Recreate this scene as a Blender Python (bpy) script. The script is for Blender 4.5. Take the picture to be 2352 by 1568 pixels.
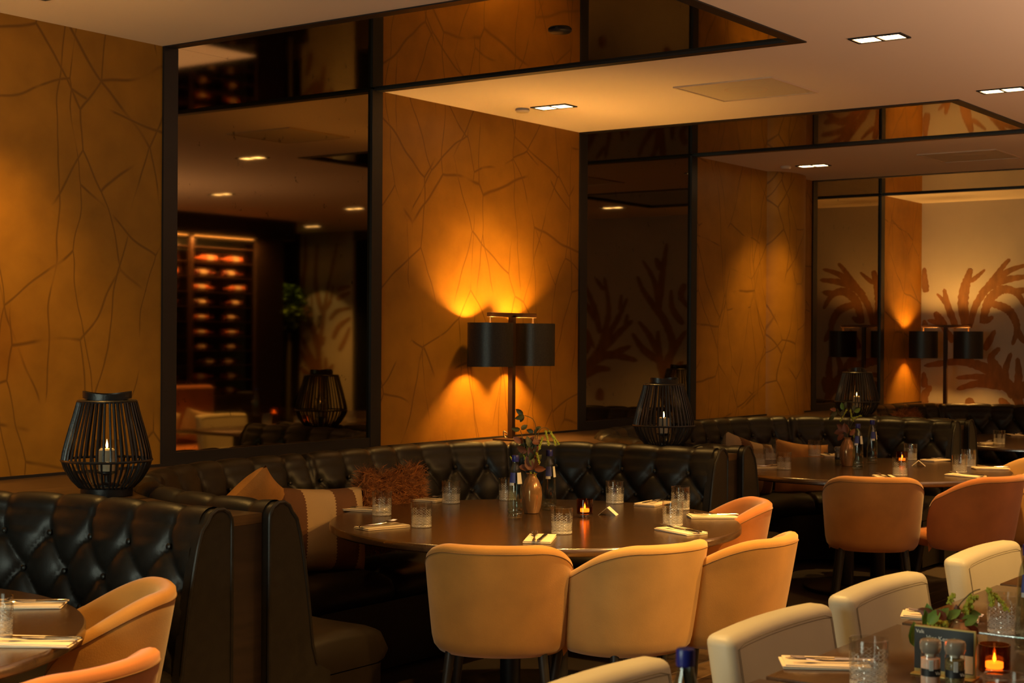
import bpy, bmesh, math, random
from math import sin, cos, pi, radians, atan2, sqrt, exp
from mathutils import Vector, Matrix
random.seed(7)
for o in list(bpy.data.objects): bpy.data.objects.remove(o)
S = bpy.context.scene
C = S.collection

# ------------------------------------------------------------------ camera
F, CX, CY, HC = 3480.0, 1176.0, 784.0, 1.555
ROLL, PITCH = 0.0066, math.atan(9 / F)
right = Vector((cos(ROLL), 0, sin(ROLL)))
fwd = Vector((0, cos(PITCH), -sin(PITCH)))
fwd = (fwd - right * fwd.dot(right)).normalized()
up = right.cross(fwd)
cam_d = bpy.data.cameras.new('camera'); cam = bpy.data.objects.new('camera', cam_d); C.objects.link(cam)
cam_d.sensor_width = 36; cam_d.lens = F / 2352 * 36; cam_d.clip_end = 100
M = Matrix((right, up, -fwd)).transposed().to_4x4(); M.translation = (0, 0, HC)
cam.matrix_world = M
S.camera = cam
cam_d.dof.use_dof = True; cam_d.dof.focus_distance = 6.4; cam_d.dof.aperture_fstop = 6.3

# ------------------------------------------------------------------ wall frame: u along the gold wall, d out into the room
W0 = Vector((-1.62, 6.99, 0))
PHI = atan2(.811, .585)
UX, UY = cos(PHI), sin(PHI)
HCEIL, HL, HT = 2.887, .95, .75      # ceiling, ledge top, table top
PER = 3.5
UEND = 9.58
def wp(u, d, z=0.0):
    return Vector((W0.x + u * UX + d * UY, W0.y + u * UY - d * UX, z))
def to_ud(p):
    x, y = p.x - W0.x, p.y - W0.y
    return x * UX + y * UY, x * UY - y * UX
def ray(px, py):
    return (fwd + right * ((px - CX) / F) - up * ((py - CY) / F))
def at(px, py, h):                    # the point at height h seen at a pixel of the photograph
    r = ray(px, py); t = (h - HC) / r.z
    return Vector((0, 0, HC)) + r * t
def at_end(px, py):                   # (d, z) on the end wall
    r = ray(px, py); o = Vector((0, 0, HC))
    den = r.x * UX + r.y * UY
    t = (UEND - ((o.x - W0.x) * UX + (o.y - W0.y) * UY)) / den
    p = o + r * t
    return to_ud(p)[1], p.z

# ------------------------------------------------------------------ world, exposure, large lights
S.view_settings.view_transform = 'Standard'; S.view_settings.look = 'None'
S.view_settings.gamma = 1; S.view_settings.use_curve_mapping = False
S.view_settings.exposure = 0.0
w = bpy.data.worlds.new('world'); S.world = w; w.use_nodes = True
w.node_tree.nodes['Background'].inputs[0].default_value = (1, .6, .3, 1)
w.node_tree.nodes['Background'].inputs[1].default_value = 0.002
try:
    S.cycles.use_denoising = True
    S.cycles.caustics_reflective = False; S.cycles.caustics_refractive = False
    S.cycles.max_bounces = 9; S.cycles.glossy_bounces = 6; S.cycles.transmission_bounces = 9
    S.cycles.transparent_max_bounces = 28
    S.cycles.sample_clamp_indirect = 3.0; S.cycles.blur_glossy = 0.5
except Exception:
    pass

WARM = (1.0, .53, .12)
def light(kind, name, loc, energy, color, **k):
    l = bpy.data.lights.new(name, kind); l.energy = energy; l.color = color
    o = bpy.data.objects.new(name, l); C.objects.link(o); o.location = loc
    for a, v in k.items(): setattr(l, a, v)
    return o
def aim(o, target):
    o.rotation_euler = (Vector(target) - o.location).to_track_quat('-Z', 'Y').to_euler()
# daylight through the window behind the camera
E_WIN, E_UP, E_DOWN, E_WALL, E_LAMP = 66, 115, 450, 105, 138
a = light('AREA', 'window_daylight', wp(-5.4, 2.5, 1.5), E_WIN, (.88, 1.0, .80), shape='RECTANGLE', size=1.3, size_y=1.3)
aim(a, wp(0, 3.2, 1.0))
# added upward area light that brightens the ceiling; no lamp stands there
a = light('AREA', 'ceiling_fill', wp(1.6, 5.4, 1.75), E_UP, (1.0, .60, .36), shape='RECTANGLE', size=6.5, size_y=2.2)
a.rotation_euler = (pi, 0, PHI)
DOWN_ROWS = [(.48, [-4.48, -.98, 2.50, 6.03]), (2.80, [-5.2, -3.5, -1.75, -.06, 1.64, 3.33, 5.03, 6.75, 8.4]),
             (5.15, [-5.2, -3.5, -1.75, 0, 1.8, 3.5, 5.24, 7.1, 8.8]), (7.3, [-1.75, 1.7, 3.5, 5.25, 6.95, 8.75])]

# ------------------------------------------------------------------ materials
def newmat(name):
    m = bpy.data.materials.new(name); m.use_nodes = True
    nt = m.node_tree
    return m, nt, nt.nodes['Principled BSDF']
def N(nt, typ, **k):
    n = nt.nodes.new(typ)
    for a, v in k.items(): setattr(n, a, v)
    return n
def mat(name, base, rough=.5, metal=0, spec=.5, var=0, vscale=6, bump=0, bscale=60, coat=0, sheen=0, trans=0, ior=1.45, emit=None, estr=0, stretch=None, base2=None):
    m, nt, b = newmat(name)
    b.inputs['Base Color'].default_value = (*base, 1)
    b.inputs['Roughness'].default_value = rough; b.inputs['Metallic'].default_value = metal
    b.inputs['Specular IOR Level'].default_value = spec
    b.inputs['Coat Weight'].default_value = coat; b.inputs['Coat Roughness'].default_value = .36; b.inputs['Coat IOR'].default_value = 1.7; b.inputs['Sheen Weight'].default_value = sheen
    b.inputs['Transmission Weight'].default_value = trans; b.inputs['IOR'].default_value = ior
    if emit: b.inputs['Emission Color'].default_value = (*emit, 1); b.inputs['Emission Strength'].default_value = estr
    if var or bump:
        tc = N(nt, 'ShaderNodeTexCoord'); mp = N(nt, 'ShaderNodeMapping')
        nt.links.new(tc.outputs['Object'], mp.inputs[0])
        if stretch: mp.inputs['Scale'].default_value = stretch
    if var:
        n = N(nt, 'ShaderNodeTexNoise'); n.inputs['Scale'].default_value = vscale; n.inputs['Detail'].default_value = 5
        nt.links.new(mp.outputs[0], n.inputs['Vector'])
        r = N(nt, 'ShaderNodeValToRGB')
        lo = base2 or tuple(c * (1 - var) for c in base); hi = tuple(min(1, c * (1 + var)) for c in base)
        r.color_ramp.elements[0].color = (*lo, 1); r.color_ramp.elements[0].position = .3
        r.color_ramp.elements[1].color = (*hi, 1); r.color_ramp.elements[1].position = .7
        nt.links.new(n.outputs['Fac'], r.inputs[0]); nt.links.new(r.outputs[0], b.inputs['Base Color'])
    if bump:
        n2 = N(nt, 'ShaderNodeTexNoise'); n2.inputs['Scale'].default_value = bscale; n2.inputs['Detail'].default_value = 3
        nt.links.new(mp.outputs[0], n2.inputs['Vector'])
        bp = N(nt, 'ShaderNodeBump'); bp.inputs['Strength'].default_value = bump; bp.inputs['Distance'].default_value = .004
        nt.links.new(n2.outputs['Fac'], bp.inputs['Height']); nt.links.new(bp.outputs[0], b.inputs['Normal'])
    return m

def gold_wall_mat():
    m, nt, b = newmat('gold_crackle_wallpaper')
    L = nt.links.new
    tc = N(nt, 'ShaderNodeTexCoord')
    sep = N(nt, 'ShaderNodeSeparateXYZ'); L(tc.outputs['Object'], sep.inputs[0])
    comb = N(nt, 'ShaderNodeCombineXYZ'); L(sep.outputs['X'], comb.inputs[0]); L(sep.outputs['Z'], comb.inputs[1])
    warp = N(nt, 'ShaderNodeTexNoise'); warp.inputs['Scale'].default_value = 2.2; warp.inputs['Detail'].default_value = 1.5
    L(comb.outputs[0], warp.inputs['Vector'])
    wsub = N(nt, 'ShaderNodeVectorMath', operation='SUBTRACT'); L(warp.outputs['Color'], wsub.inputs[0]); wsub.inputs[1].default_value = (.5, .5, .5)
    wsc = N(nt, 'ShaderNodeVectorMath', operation='SCALE'); L(wsub.outputs[0], wsc.inputs[0]); wsc.inputs['Scale'].default_value = .15
    wadd = N(nt, 'ShaderNodeVectorMath', operation='ADD'); L(comb.outputs[0], wadd.inputs[0]); L(wsc.outputs[0], wadd.inputs[1])
    lines = None
    for k, (sc, rot, loc, stx, th) in enumerate([(1.9, .62, (0, 0, 0), (1.25, .72, 1), .0085), (1.5, -.80, (3.3, 1.7, 0), (1.4, .62, 1), .0075), (2.1, -.12, (7.1, 2.2, 0), (1.2, .60, 1), .0070)]):
        mp = N(nt, 'ShaderNodeMapping'); L(wadd.outputs[0], mp.inputs[0])
        mp.inputs['Rotation'].default_value = (0, 0, rot); mp.inputs['Location'].default_value = loc; mp.inputs['Scale'].default_value = stx
        v = N(nt, 'ShaderNodeTexVoronoi'); v.feature = 'DISTANCE_TO_EDGE'; v.voronoi_dimensions = '2D'
        v.inputs['Scale'].default_value = sc; L(mp.outputs[0], v.inputs['Vector'])
        mr = N(nt, 'ShaderNodeMapRange'); mr.inputs['From Min'].default_value = th * .3; mr.inputs['From Max'].default_value = th * 1.7
        mr.inputs['To Min'].default_value = 1; mr.inputs['To Max'].default_value = 0; L(v.outputs['Distance'], mr.inputs['Value'])
        mk = N(nt, 'ShaderNodeTexNoise'); mk.inputs['Scale'].default_value = 1.6 + k; L(mp.outputs[0], mk.inputs['Vector'])
        mr2 = N(nt, 'ShaderNodeMapRange'); mr2.inputs['From Min'].default_value = .42; mr2.inputs['From Max'].default_value = .50
        mr2.inputs['To Min'].default_value = 0; L(mk.outputs['Fac'], mr2.inputs['Value'])
        mu = N(nt, 'ShaderNodeMath', operation='MULTIPLY'); L(mr.outputs[0], mu.inputs[0]); L(mr2.outputs[0], mu.inputs[1])
        if lines is None: lines = mu
        else:
            mx = N(nt, 'ShaderNodeMath', operation='MAXIMUM'); L(lines.outputs[0], mx.inputs[0]); L(mu.outputs[0], mx.inputs[1]); lines = mx
    n = N(nt, 'ShaderNodeTexNoise'); n.inputs['Scale'].default_value = 7; n.inputs['Detail'].default_value = 8; L(comb.outputs[0], n.inputs['Vector'])
    r = N(nt, 'ShaderNodeValToRGB'); L(n.outputs['Fac'], r.inputs[0])
    r.color_ramp.elements[0].color = (.29, .128, .009, 1); r.color_ramp.elements[0].position = .3
    r.color_ramp.elements[1].color = (.37, .165, .012, 1); r.color_ramp.elements[1].position = .7
    mix = N(nt, 'ShaderNodeMix', data_type='RGBA'); L(lines.outputs[0], mix.inputs['Factor'])
    L(r.outputs[0], mix.inputs['A']); mix.inputs['B'].default_value = (.18, .078, .006, 1)
    L(mix.outputs['Result'], b.inputs['Base Color'])
    b.inputs['Roughness'].default_value = .5; b.inputs['Specular IOR Level'].default_value = .35
    bp = N(nt, 'ShaderNodeBump'); bp.inputs['Strength'].default_value = .25; bp.inputs['Distance'].default_value = .002; bp.invert = True
    L(lines.outputs[0], bp.inputs['Height']); L(bp.outputs[0], b.inputs['Normal'])
    return m
GOLD = gold_wall_mat()

def mirror_mat(name, tint, spots):
    m, nt, b = newmat(name); L = nt.links.new
    b.inputs['Metallic'].default_value = 1; b.inputs['Roughness'].default_value = .03
    tc = N(nt, 'ShaderNodeTexCoord')
    n = N(nt, 'ShaderNodeTexNoise'); n.inputs['Scale'].default_value = 14; n.inputs['Detail'].default_value = 6; n.inputs['Roughness'].default_value = .65
    L(tc.outputs['Object'], n.inputs['Vector'])
    r = N(nt, 'ShaderNodeValToRGB'); L(n.outputs['Fac'], r.inputs[0])
    r.color_ramp.elements[0].color = (*[c * (.25 if spots else .8) for c in tint], 1); r.color_ramp.elements[0].position = .27
    r.color_ramp.elements[1].color = (*tint, 1); r.color_ramp.elements[1].position = .37
    L(r.outputs[0], b.inputs['Base Color'])
    return m
MIRROR = mirror_mat('antique_bronze_mirror', (.20, .145, .075), True)
MIRROR_C = mirror_mat('smoked_bronze_mirror', (.36, .27, .15), False)
BLACK = mat('black_metal_frame', (.012, .011, .012), .42)
CEIL = mat('white_ceiling_paint', (.80, .70, .60), .9, spec=.2, bump=.05, bscale=90)
OAK = mat('dark_oak', (.055, .031, .015), .34, var=.45, vscale=5, bump=.10, bscale=24, stretch=(1, 9, 9))
TABLEWOOD = mat('dark_table_veneer', (.048, .024, .010), .19, spec=.6, ior=2.1, var=.30, vscale=5, bump=.10, bscale=22, stretch=(1.2, 11, 8))
DARKWOOD = mat('dark_stained_panel', (.016, .009, .006), .5, var=.3, vscale=5, stretch=(1, 1, 9))
FLOORW = mat('dark_floor_board', (.060, .034, .018), .5, var=.4, vscale=4, bump=.08, bscale=30, stretch=(1, 8, 1))
FLOORW2 = mat('light_floor_board', (.150, .090, .045), .5, var=.3, vscale=4, stretch=(1, 8, 1))
LEATHER = mat('black_leather', (.011, .0095, .008), .41, bump=.10, bscale=260, var=.2, vscale=30, spec=.34)
SEATLEATHER = mat('brown_black_leather', (.009, .006, .004), .45, bump=.12, bscale=260, spec=.22)
TAN = mat('tan_nubuck', (.36, .168, .030), .85, var=.16, vscale=6, bump=.12, bscale=240, sheen=.25)
SAND = mat('sand_nubuck', (.46, .255, .074), .85, var=.12, vscale=6, bump=.12, bscale=240, sheen=.25)
COGNAC = mat('cognac_nubuck', (.37, .120, .022), .85, var=.16, vscale=6, bump=.12, bscale=240, sheen=.25)
CARAMEL = mat('caramel_nubuck', (.36, .155, .034), .85, var=.16, vscale=6, bump=.12, bscale=240, sheen=.25)
SEAM = mat('seam_thread', (.16, .08, .03), .8)
CREAM = mat('cream_leather', (.40, .38, .31), .45, bump=.06, bscale=200, var=.05, vscale=3, spec=.4)
CREAMSEAM = mat('grey_stitching', (.14, .12, .09), .8)
IVORY = mat('ivory_leather', (.60, .48, .32), .5)
GLASS = mat('clear_glass', (1, .98, .94), .02, trans=.90, ior=1.46)
WATERGLASS = mat('clear_bottle_glass', (.86, .92, .90), .03, trans=.95, ior=1.4)
AMBERGLASS = mat('dark_amber_glass', (.34, .075, .018), .04, trans=1, ior=1.45)
VASEGLASS = mat('copper_lustre_glass', (.55, .30, .13), .16, metal=.25, trans=.55, ior=1.35)
def reflectance(nt, lo=.05, hi=.75, p=4.0):
    lw = N(nt, 'ShaderNodeLayerWeight'); lw.inputs['Blend'].default_value = .5
    pw = N(nt, 'ShaderNodeMath', operation='POWER'); nt.links.new(lw.outputs['Facing'], pw.inputs[0]); pw.inputs[1].default_value = p
    ma = N(nt, 'ShaderNodeMath', operation='MULTIPLY_ADD'); nt.links.new(pw.outputs[0], ma.inputs[0]); ma.inputs[1].default_value = hi - lo; ma.inputs[2].default_value = lo
    return ma.outputs[0]
def thin_glass(name, tint, rough=.02, ior=1.5):
    m, nt, b = newmat(name); L = nt.links.new; nt.nodes.remove(b)
    tr = N(nt, 'ShaderNodeBsdfTransparent'); tr.inputs[0].default_value = (*tint, 1)
    gl = N(nt, 'ShaderNodeBsdfGlossy'); gl.inputs['Roughness'].default_value = rough
    mx = N(nt, 'ShaderNodeMixShader')
    L(reflectance(nt), mx.inputs[0]); L(tr.outputs[0], mx.inputs[1]); L(gl.outputs[0], mx.inputs[2])
    L(mx.outputs[0], nt.nodes['Material Output'].inputs['Surface']); return m
def cut_glass():
    m, nt, b = newmat('cut_clear_glass'); L = nt.links.new; nt.nodes.remove(b)
    def M(op, a, c=None, d=None):
        n = N(nt, 'ShaderNodeMath', operation=op)
        for k, v in enumerate((a, c, d)):
            if v is None: continue
            if isinstance(v, (int, float)): n.inputs[k].default_value = v
            else: L(v, n.inputs[k])
        return n.outputs[0]
    tc = N(nt, 'ShaderNodeTexCoord'); sp = N(nt, 'ShaderNodeSeparateXYZ'); L(tc.outputs['Object'], sp.inputs[0])
    ang = M('MULTIPLY', M('ARCTAN2', sp.outputs['Y'], sp.outputs['X']), 9 / pi)
    def lines(kz, wd, ph):
        v = M('PINGPONG', M('ADD', M('MULTIPLY_ADD', sp.outputs['Z'], kz, ang), 40 + ph), .5)
        return M('LESS_THAN', v, wd)
    low = M('LESS_THAN', sp.outputs['Z'], .046); mid = M('LESS_THAN', sp.outputs['Z'], .078)
    up = M('MULTIPLY', mid, M('GREATER_THAN', M('PINGPONG', M('ADD', ang, 40), 1.5), .55))
    x1, x2 = lines(95, .055, 0), lines(-95, .055, 0)
    f = M('MAXIMUM', M('MULTIPLY', M('MAXIMUM', x1, x2), up), M('MULTIPLY', M('MAXIMUM', lines(190, .07, .5), lines(-190, .07, .5)), low))
    f = M('MULTIPLY', f, .34); f = M('ADD', f, M('MULTIPLY', low, .04))
    base = M('MULTIPLY', M('LESS_THAN', sp.outputs['Z'], .0125), .16); f = M('ADD', f, base)
    tr = N(nt, 'ShaderNodeBsdfTransparent'); tr.inputs[0].default_value = (.95, .95, .94, 1)
    gl = N(nt, 'ShaderNodeBsdfGlossy'); gl.inputs['Roughness'].default_value = .04
    mx = N(nt, 'ShaderNodeMixShader')
    L(reflectance(nt, .07, .85, 3.5), mx.inputs[0]); L(tr.outputs[0], mx.inputs[1]); L(gl.outputs[0], mx.inputs[2])
    df = N(nt, 'ShaderNodeBsdfPrincipled'); df.inputs['Base Color'].default_value = (.85, .82, .76, 1); df.inputs['Roughness'].default_value = .15; df.inputs['Specular IOR Level'].default_value = 1.0
    m2 = N(nt, 'ShaderNodeMixShader'); L(f, m2.inputs[0]); L(mx.outputs[0], m2.inputs[1]); L(df.outputs[0], m2.inputs[2])
    L(m2.outputs[0], nt.nodes['Material Output'].inputs['Surface']); return m
CUTGLASS = cut_glass()
THIN = thin_glass('thin_clear_glass', (.93, .93, .92))
AMBERGLASS = thin_glass('dark_amber_glass', (.66, .34, .13))
MILLPLASTIC = mat('clear_grinder_plastic', (.78, .66, .52), .10, trans=.72, ior=1.3)
BOTTLEGLASS = thin_glass('clear_water_bottle_glass', (.84, .89, .87), .04, 1.6)
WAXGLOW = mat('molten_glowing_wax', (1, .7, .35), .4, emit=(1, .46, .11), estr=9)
PAPER = mat('napkin_paper', (.80, .66, .48), .9)
CARDM = mat('white_card', (.82, .74, .62), .8)
INK = mat('grey_ink', (.15, .12, .10), .8)
STEEL = mat('polished_steel', (.80, .77, .72), .16, metal=1)
BLUECAP = mat('blue_cap', (.012, .016, .16), .35)
BLUELABEL = mat('blue_label', (.03, .04, .20), .5)
WHITELABEL = mat('white_label', (.55, .55, .52), .6)
RATTAN = mat('black_rattan', (.014, .013, .013), .36, bump=.2, bscale=120)
WAX = mat('candle_wax', (.75, .62, .42), .5)
FLAME = mat('candle_flame', (1, .6, .2), .5, emit=(1, .50, .13), estr=60)
TEAFLAME = mat('tealight_flame', (1, .5, .15), .5, emit=(1, .42, .09), estr=34)
SHADEOUT = mat('black_shimmer_shade', (.030, .027, .023), .36, metal=.25, var=.35, vscale=160, bump=.25, bscale=220)
SHADEIN = mat('brass_shade_lining', (.80, .50, .16), .38, metal=.7)
BRONZE = mat('dark_bronze', (.045, .022, .012), .4, metal=.4)
BRASS = mat('brass_fitting', (.70, .42, .14), .3, metal=1)
BULB = mat('lit_bulb', (1, .7, .3), .5, emit=(1, .50, .15), estr=22)
LENS = mat('lit_downlight_lens', (1, .8, .5), .5, emit=(1, .64, .28), estr=16)
PLASTIC = mat('cream_plastic', (.62, .50, .36), .6)
GRILLE = mat('vent_grille_cloth', (.62, .54, .40), .8, bump=.3, bscale=400)
GREEN = mat('green_leaf', (.10, .20, .028), .55, var=.3, vscale=30)
REDLEAF = mat('russet_leaf', (.16, .052, .022), .55, var=.3, vscale=30)
OLIVE = mat('dark_olive_leaf', (.055, .060, .020), .55, var=.3, vscale=30)
LIME = mat('lime_tassel', (.36, .40, .035), .7)
STEM = mat('plant_stem', (.07, .065, .025), .6)
GOLDCUSH = mat('ochre_cotton', (.36, .17, .045), .9, var=.14, vscale=14, bump=.3, bscale=160)
FLUFF = mat('rust_fleece', (.27, .095, .023), .9, var=.3, vscale=20)
CUSHBEIGE = mat('beige_linen', (.55, .43, .28), .9, bump=.2, bscale=150)
GREENBOTTLE = mat('red_wine_glass', (.10, .022, .010), .12, spec=.8)
AMBERBOTTLE = mat('rose_wine_glass', (.40, .10, .03), .12, spec=.8)
WINELABEL = mat('wine_label', (.62, .50, .32), .6)
MURALWALL = mat('pale_plaster_wallpaper', (.42, .375, .31), .85, var=.05, vscale=3, bump=.08, bscale=120)
CORAL = mat('brown_coral_paint', (.22, .105, .036), .85, var=.22, vscale=16, stretch=(1, 1, .35))
CABGLASS = mat('dark_cabinet_back', (.02, .03, .028), .15)
LEDSTRIP = mat('cabinet_led_strip', (1, .6, .2), .5, emit=(1, .50, .14), estr=5)
NIGHT = mat('night_window_pane', (.006, .008, .010), .08)
SALT = mat('pink_salt', (.62, .32, .22), .8, var=.5, vscale=160, base2=(.80, .62, .50))
PEPPER = mat('mixed_peppercorns', (.20, .14, .05), .8, var=.8, vscale=170)
BLACKBAND = mat('black_label_band', (.01, .01, .012), .5)
GOLDSTAND = mat('gold_acrylic', (.42, .30, .09), .4, metal=.3)
MENUBLACK = mat('black_menu_card', (.012, .013, .014), .5)
FOOD = mat('food_photo_print', (.60, .38, .20), .6, var=.6, vscale=60, base2=(.75, .62, .45))
WHITETEXT = mat('white_print', (.75, .75, .70), .7)
ROOMDARK = mat('dark_brown_wall', (.05, .03, .018), .8)
CABLE = mat('white_cable', (.75, .65, .50), .5)

def kilim_mat():
    m, nt, b = newmat('striped_kilim'); L = nt.links.new
    tc = N(nt, 'ShaderNodeTexCoord'); sep = N(nt, 'ShaderNodeSeparateXYZ'); L(tc.outputs['Object'], sep.inputs[0])
    tri = N(nt, 'ShaderNodeMath', operation='PINGPONG'); L(sep.outputs['Z'], tri.inputs[0]); tri.inputs[1].default_value = .007
    ax = N(nt, 'ShaderNodeMath', operation='ABSOLUTE'); L(sep.outputs['X'], ax.inputs[0])
    ad = N(nt, 'ShaderNodeMath', operation='ADD'); L(ax.outputs[0], ad.inputs[0]); L(tri.outputs[0], ad.inputs[1])
    r = N(nt, 'ShaderNodeValToRGB'); r.color_ramp.interpolation = 'CONSTANT'; L(ad.outputs[0], r.inputs[0])
    e = r.color_ramp.elements
    e[0].color = (.36, .24, .125, 1); e[0].position = 0
    e[1].color = (.105, .042, .016, 1); e[1].position = .082
    x = e.new(.205); x.color = (.36, .25, .135, 1)
    n = N(nt, 'ShaderNodeTexNoise'); n.inputs['Scale'].default_value = 150; L(tc.outputs['Object'], n.inputs['Vector'])
    bp = N(nt, 'ShaderNodeBump'); bp.inputs['Strength'].default_value = .4; bp.inputs['Distance'].default_value = .003
    L(n.outputs['Fac'], bp.inputs['Height']); L(bp.outputs[0], b.inputs['Normal'])
    L(r.outputs[0], b.inputs['Base Color']); b.inputs['Roughness'].default_value = .95
    return m
KILIM = kilim_mat()

# ------------------------------------------------------------------ mesh helpers
class MB:
    def __init__(s): s.v = []; s.f = []
    def box(s, x0, x1, y0, y1, z0, z1):
        n = len(s.v)
        s.v += [(x0, y0, z0), (x1, y0, z0), (x1, y1, z0), (x0, y1, z0), (x0, y0, z1), (x1, y0, z1), (x1, y1, z1), (x0, y1, z1)]
        s.f += [tuple(n + i for i in q) for q in ((3, 2, 1, 0), (4, 5, 6, 7), (0, 1, 5, 4), (1, 2, 6, 5), (2, 3, 7, 6), (3, 0, 4, 7))]
        return s
    def loops(s, rows, close_ring=True, caps=(True, True)):
        n0 = len(s.v); m = len(rows[0])
        for r in rows: s.v += [tuple(p) for p in r]
        for i in range(len(rows) - 1):
            for j in range(m if close_ring else m - 1):
                a, b = n0 + i * m + j, n0 + i * m + (j + 1) % m
                s.f.append((a, b, b + m, a + m))
        if close_ring and caps[0]: s.f.append(tuple(n0 + j for j in reversed(range(m))))
        if close_ring and caps[1]: s.f.append(tuple(n0 + (len(rows) - 1) * m + j for j in range(m)))
        return s
    def lathe(s, prof, n=32, cx=0, cy=0, cz=0, caps=(True, True)):
        rows = [[(cx + r * cos(2 * pi * j / n), cy + r * sin(2 * pi * j / n), cz + z) for j in range(n)] for r, z in prof]
        return s.loops(rows, True, caps)
    def tube(s, pts, r, n=8, closed=False):
        pts = [Vector(p) for p in pts]; rows = []
        k = len(pts); prev = None
        for i, p in enumerate(pts):
            t = (pts[(i + 1) % k] - pts[i - 1]) if closed else (pts[min(i + 1, k - 1)] - pts[max(i - 1, 0)])
            if t.length < 1e-9: t = Vector((0, 0, 1))
            t.normalize()
            if prev is None:
                a = Vector((0, 0, 1)) if abs(t.z) < .9 else Vector((1, 0, 0))
                x = t.cross(a).normalized()
            else:
                x = (prev - t * prev.dot(t)); x = x.normalized() if x.length > 1e-6 else t.orthogonal().normalized()
            prev = x; y = t.cross(x)
            ri = r[i] if isinstance(r, (list, tuple)) else r
            rows.append([p + x * (ri * cos(2 * pi * j / n)) + y * (ri * sin(2 * pi * j / n)) for j in range(n)])
        if closed: rows.append(rows[0]); return s.loops(rows, True, (False, False))
        return s.loops(rows)
    def poly(s, pts, z0, z1):
        n = len(s.v); k = len(pts)
        s.v += [(x, y, z0) for x, y in pts] + [(x, y, z1) for x, y in pts]
        s.f.append(tuple(n + i for i in reversed(range(k)))); s.f.append(tuple(n + k + i for i in range(k)))
        for i in range(k): s.f.append((n + i, n + (i + 1) % k, n + k + (i + 1) % k, n + k + i))
        return s
    def sphere(s, c, rx, ry=None, rz=None, n=8, m=6):
        ry = ry or rx; rz = rz or rx
        rows = [[(c[0] + rx * sin(pi * i / m) * cos(2 * pi * j / n), c[1] + ry * sin(pi * i / m) * sin(2 * pi * j / n), c[2] - rz * cos(pi * i / m)) for j in range(n)]
                for i in [.12] + list(range(1, m)) + [m - .12]]
        return s.loops(rows)
    def add(s, other, mtx):
        n = len(s.v); s.v += [tuple(mtx @ Vector(p)) for p in other.v]; s.f += [tuple(n + i for i in q) for q in other.f]; return s
    def mesh(s, name, m, ang=40):
        me = bpy.data.meshes.new(name); me.from_pydata(s.v, [], s.f); me.update()
        bm = bmesh.new(); bm.from_mesh(me); bmesh.ops.recalc_face_normals(bm, faces=bm.faces); bm.to_mesh(me); bm.free()
        me.shade_smooth(); me.set_sharp_from_angle(angle=radians(ang))
        if m: me.materials.append(m)
        return me
def obj(name, mb, m, parent=None, loc=(0, 0, 0), rot=(0, 0, 0), ang=40):
    me = mb if isinstance(mb, bpy.types.Mesh) else mb.mesh(name, m, ang)
    o = bpy.data.objects.new(name, me); C.objects.link(o); o.parent = parent; o.location = loc; o.rotation_euler = rot
    return o
def tag(o, label, cat, group=None):
    o['label'] = label; o['category'] = cat
    if group: o['group'] = group
    return o
def thing(name, label, cat, loc, rotz=0, group=None):
    o = bpy.data.objects.new(name, None); C.objects.link(o); o.location = loc; o.rotation_euler = (0, 0, rotz); o.empty_display_size = .05
    return tag(o, label, cat, group)
def struct(o, label=None):
    o['kind'] = 'structure'
    if label: o['label'] = label
    return o
def kids(o): return [c for c in bpy.data.objects if c.parent == o]
CH = {}
def dup(root, loc, rotz, label, mats=None, scale=None):
    if root.name not in CH:
        CH[root.name] = [(c, kids(c)) for c in kids(root)]
    r = root.copy(); C.objects.link(r); r.location = loc; r.rotation_euler = (0, 0, rotz); r['label'] = label
    if scale: r.scale = scale
    for c, gs in CH[root.name]:
        d = c.copy(); C.objects.link(d); d.parent = r
        if mats and c.data.materials and c.data.materials[0].name in mats:
            d.material_slots[0].link = 'OBJECT'; d.material_slots[0].material = mats[c.data.materials[0].name]
        for g in gs:
            e = g.copy(); C.objects.link(e); e.parent = d
    return r
def rbox(sx, sy, sz, bev, seg=3, cuts=0):
    bm = bmesh.new(); bmesh.ops.create_cube(bm, size=1)
    for v in bm.verts: v.co = Vector((v.co.x * sx, v.co.y * sy, v.co.z * sz))
    bmesh.ops.bevel(bm, geom=list(bm.edges), offset=bev, segments=seg, profile=.5, affect='EDGES')
    for c in range(1, cuts):
        bmesh.ops.bisect_plane(bm, geom=list(bm.verts) + list(bm.edges) + list(bm.faces), plane_co=(-sx / 2 + sx * c / cuts, 0, 0), plane_no=(1, 0, 0))
    mb = MB(); bm.verts.index_update()
    mb.v = [tuple(v.co) for v in bm.verts]; mb.f = [tuple(v.index for v in f.verts) for f in bm.faces]; bm.free()
    return mb
def shift(mb, fn): mb.v = [tuple(fn(*p)) for p in mb.v]; return mb
def catmull(pts, n=6):
    pts = [Vector(p) for p in pts]; out = []
    for i in range(len(pts) - 1):
        p0, p1, p2, p3 = pts[max(i - 1, 0)], pts[i], pts[i + 1], pts[min(i + 2, len(pts) - 1)]
        for k in range(n):
            t = k / n
            out.append(.5 * ((2 * p1) + (p2 - p0) * t + (2 * p0 - 5 * p1 + 4 * p2 - p3) * t * t + (3 * p1 - p0 - 3 * p2 + p3) * t ** 3))
    out.append(pts[-1]); return out

# ------------------------------------------------------------------ the setting
ROOT = (W0.x, W0.y, 0)
def wobj(name, mb, m, parent=None, ang=40):        # mesh given in (u, -d, z)
    if parent: return obj(name, mb, m, parent, ang=ang)
    return obj(name, mb, m, None, ROOT, (0, 0, PHI), ang)

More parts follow.
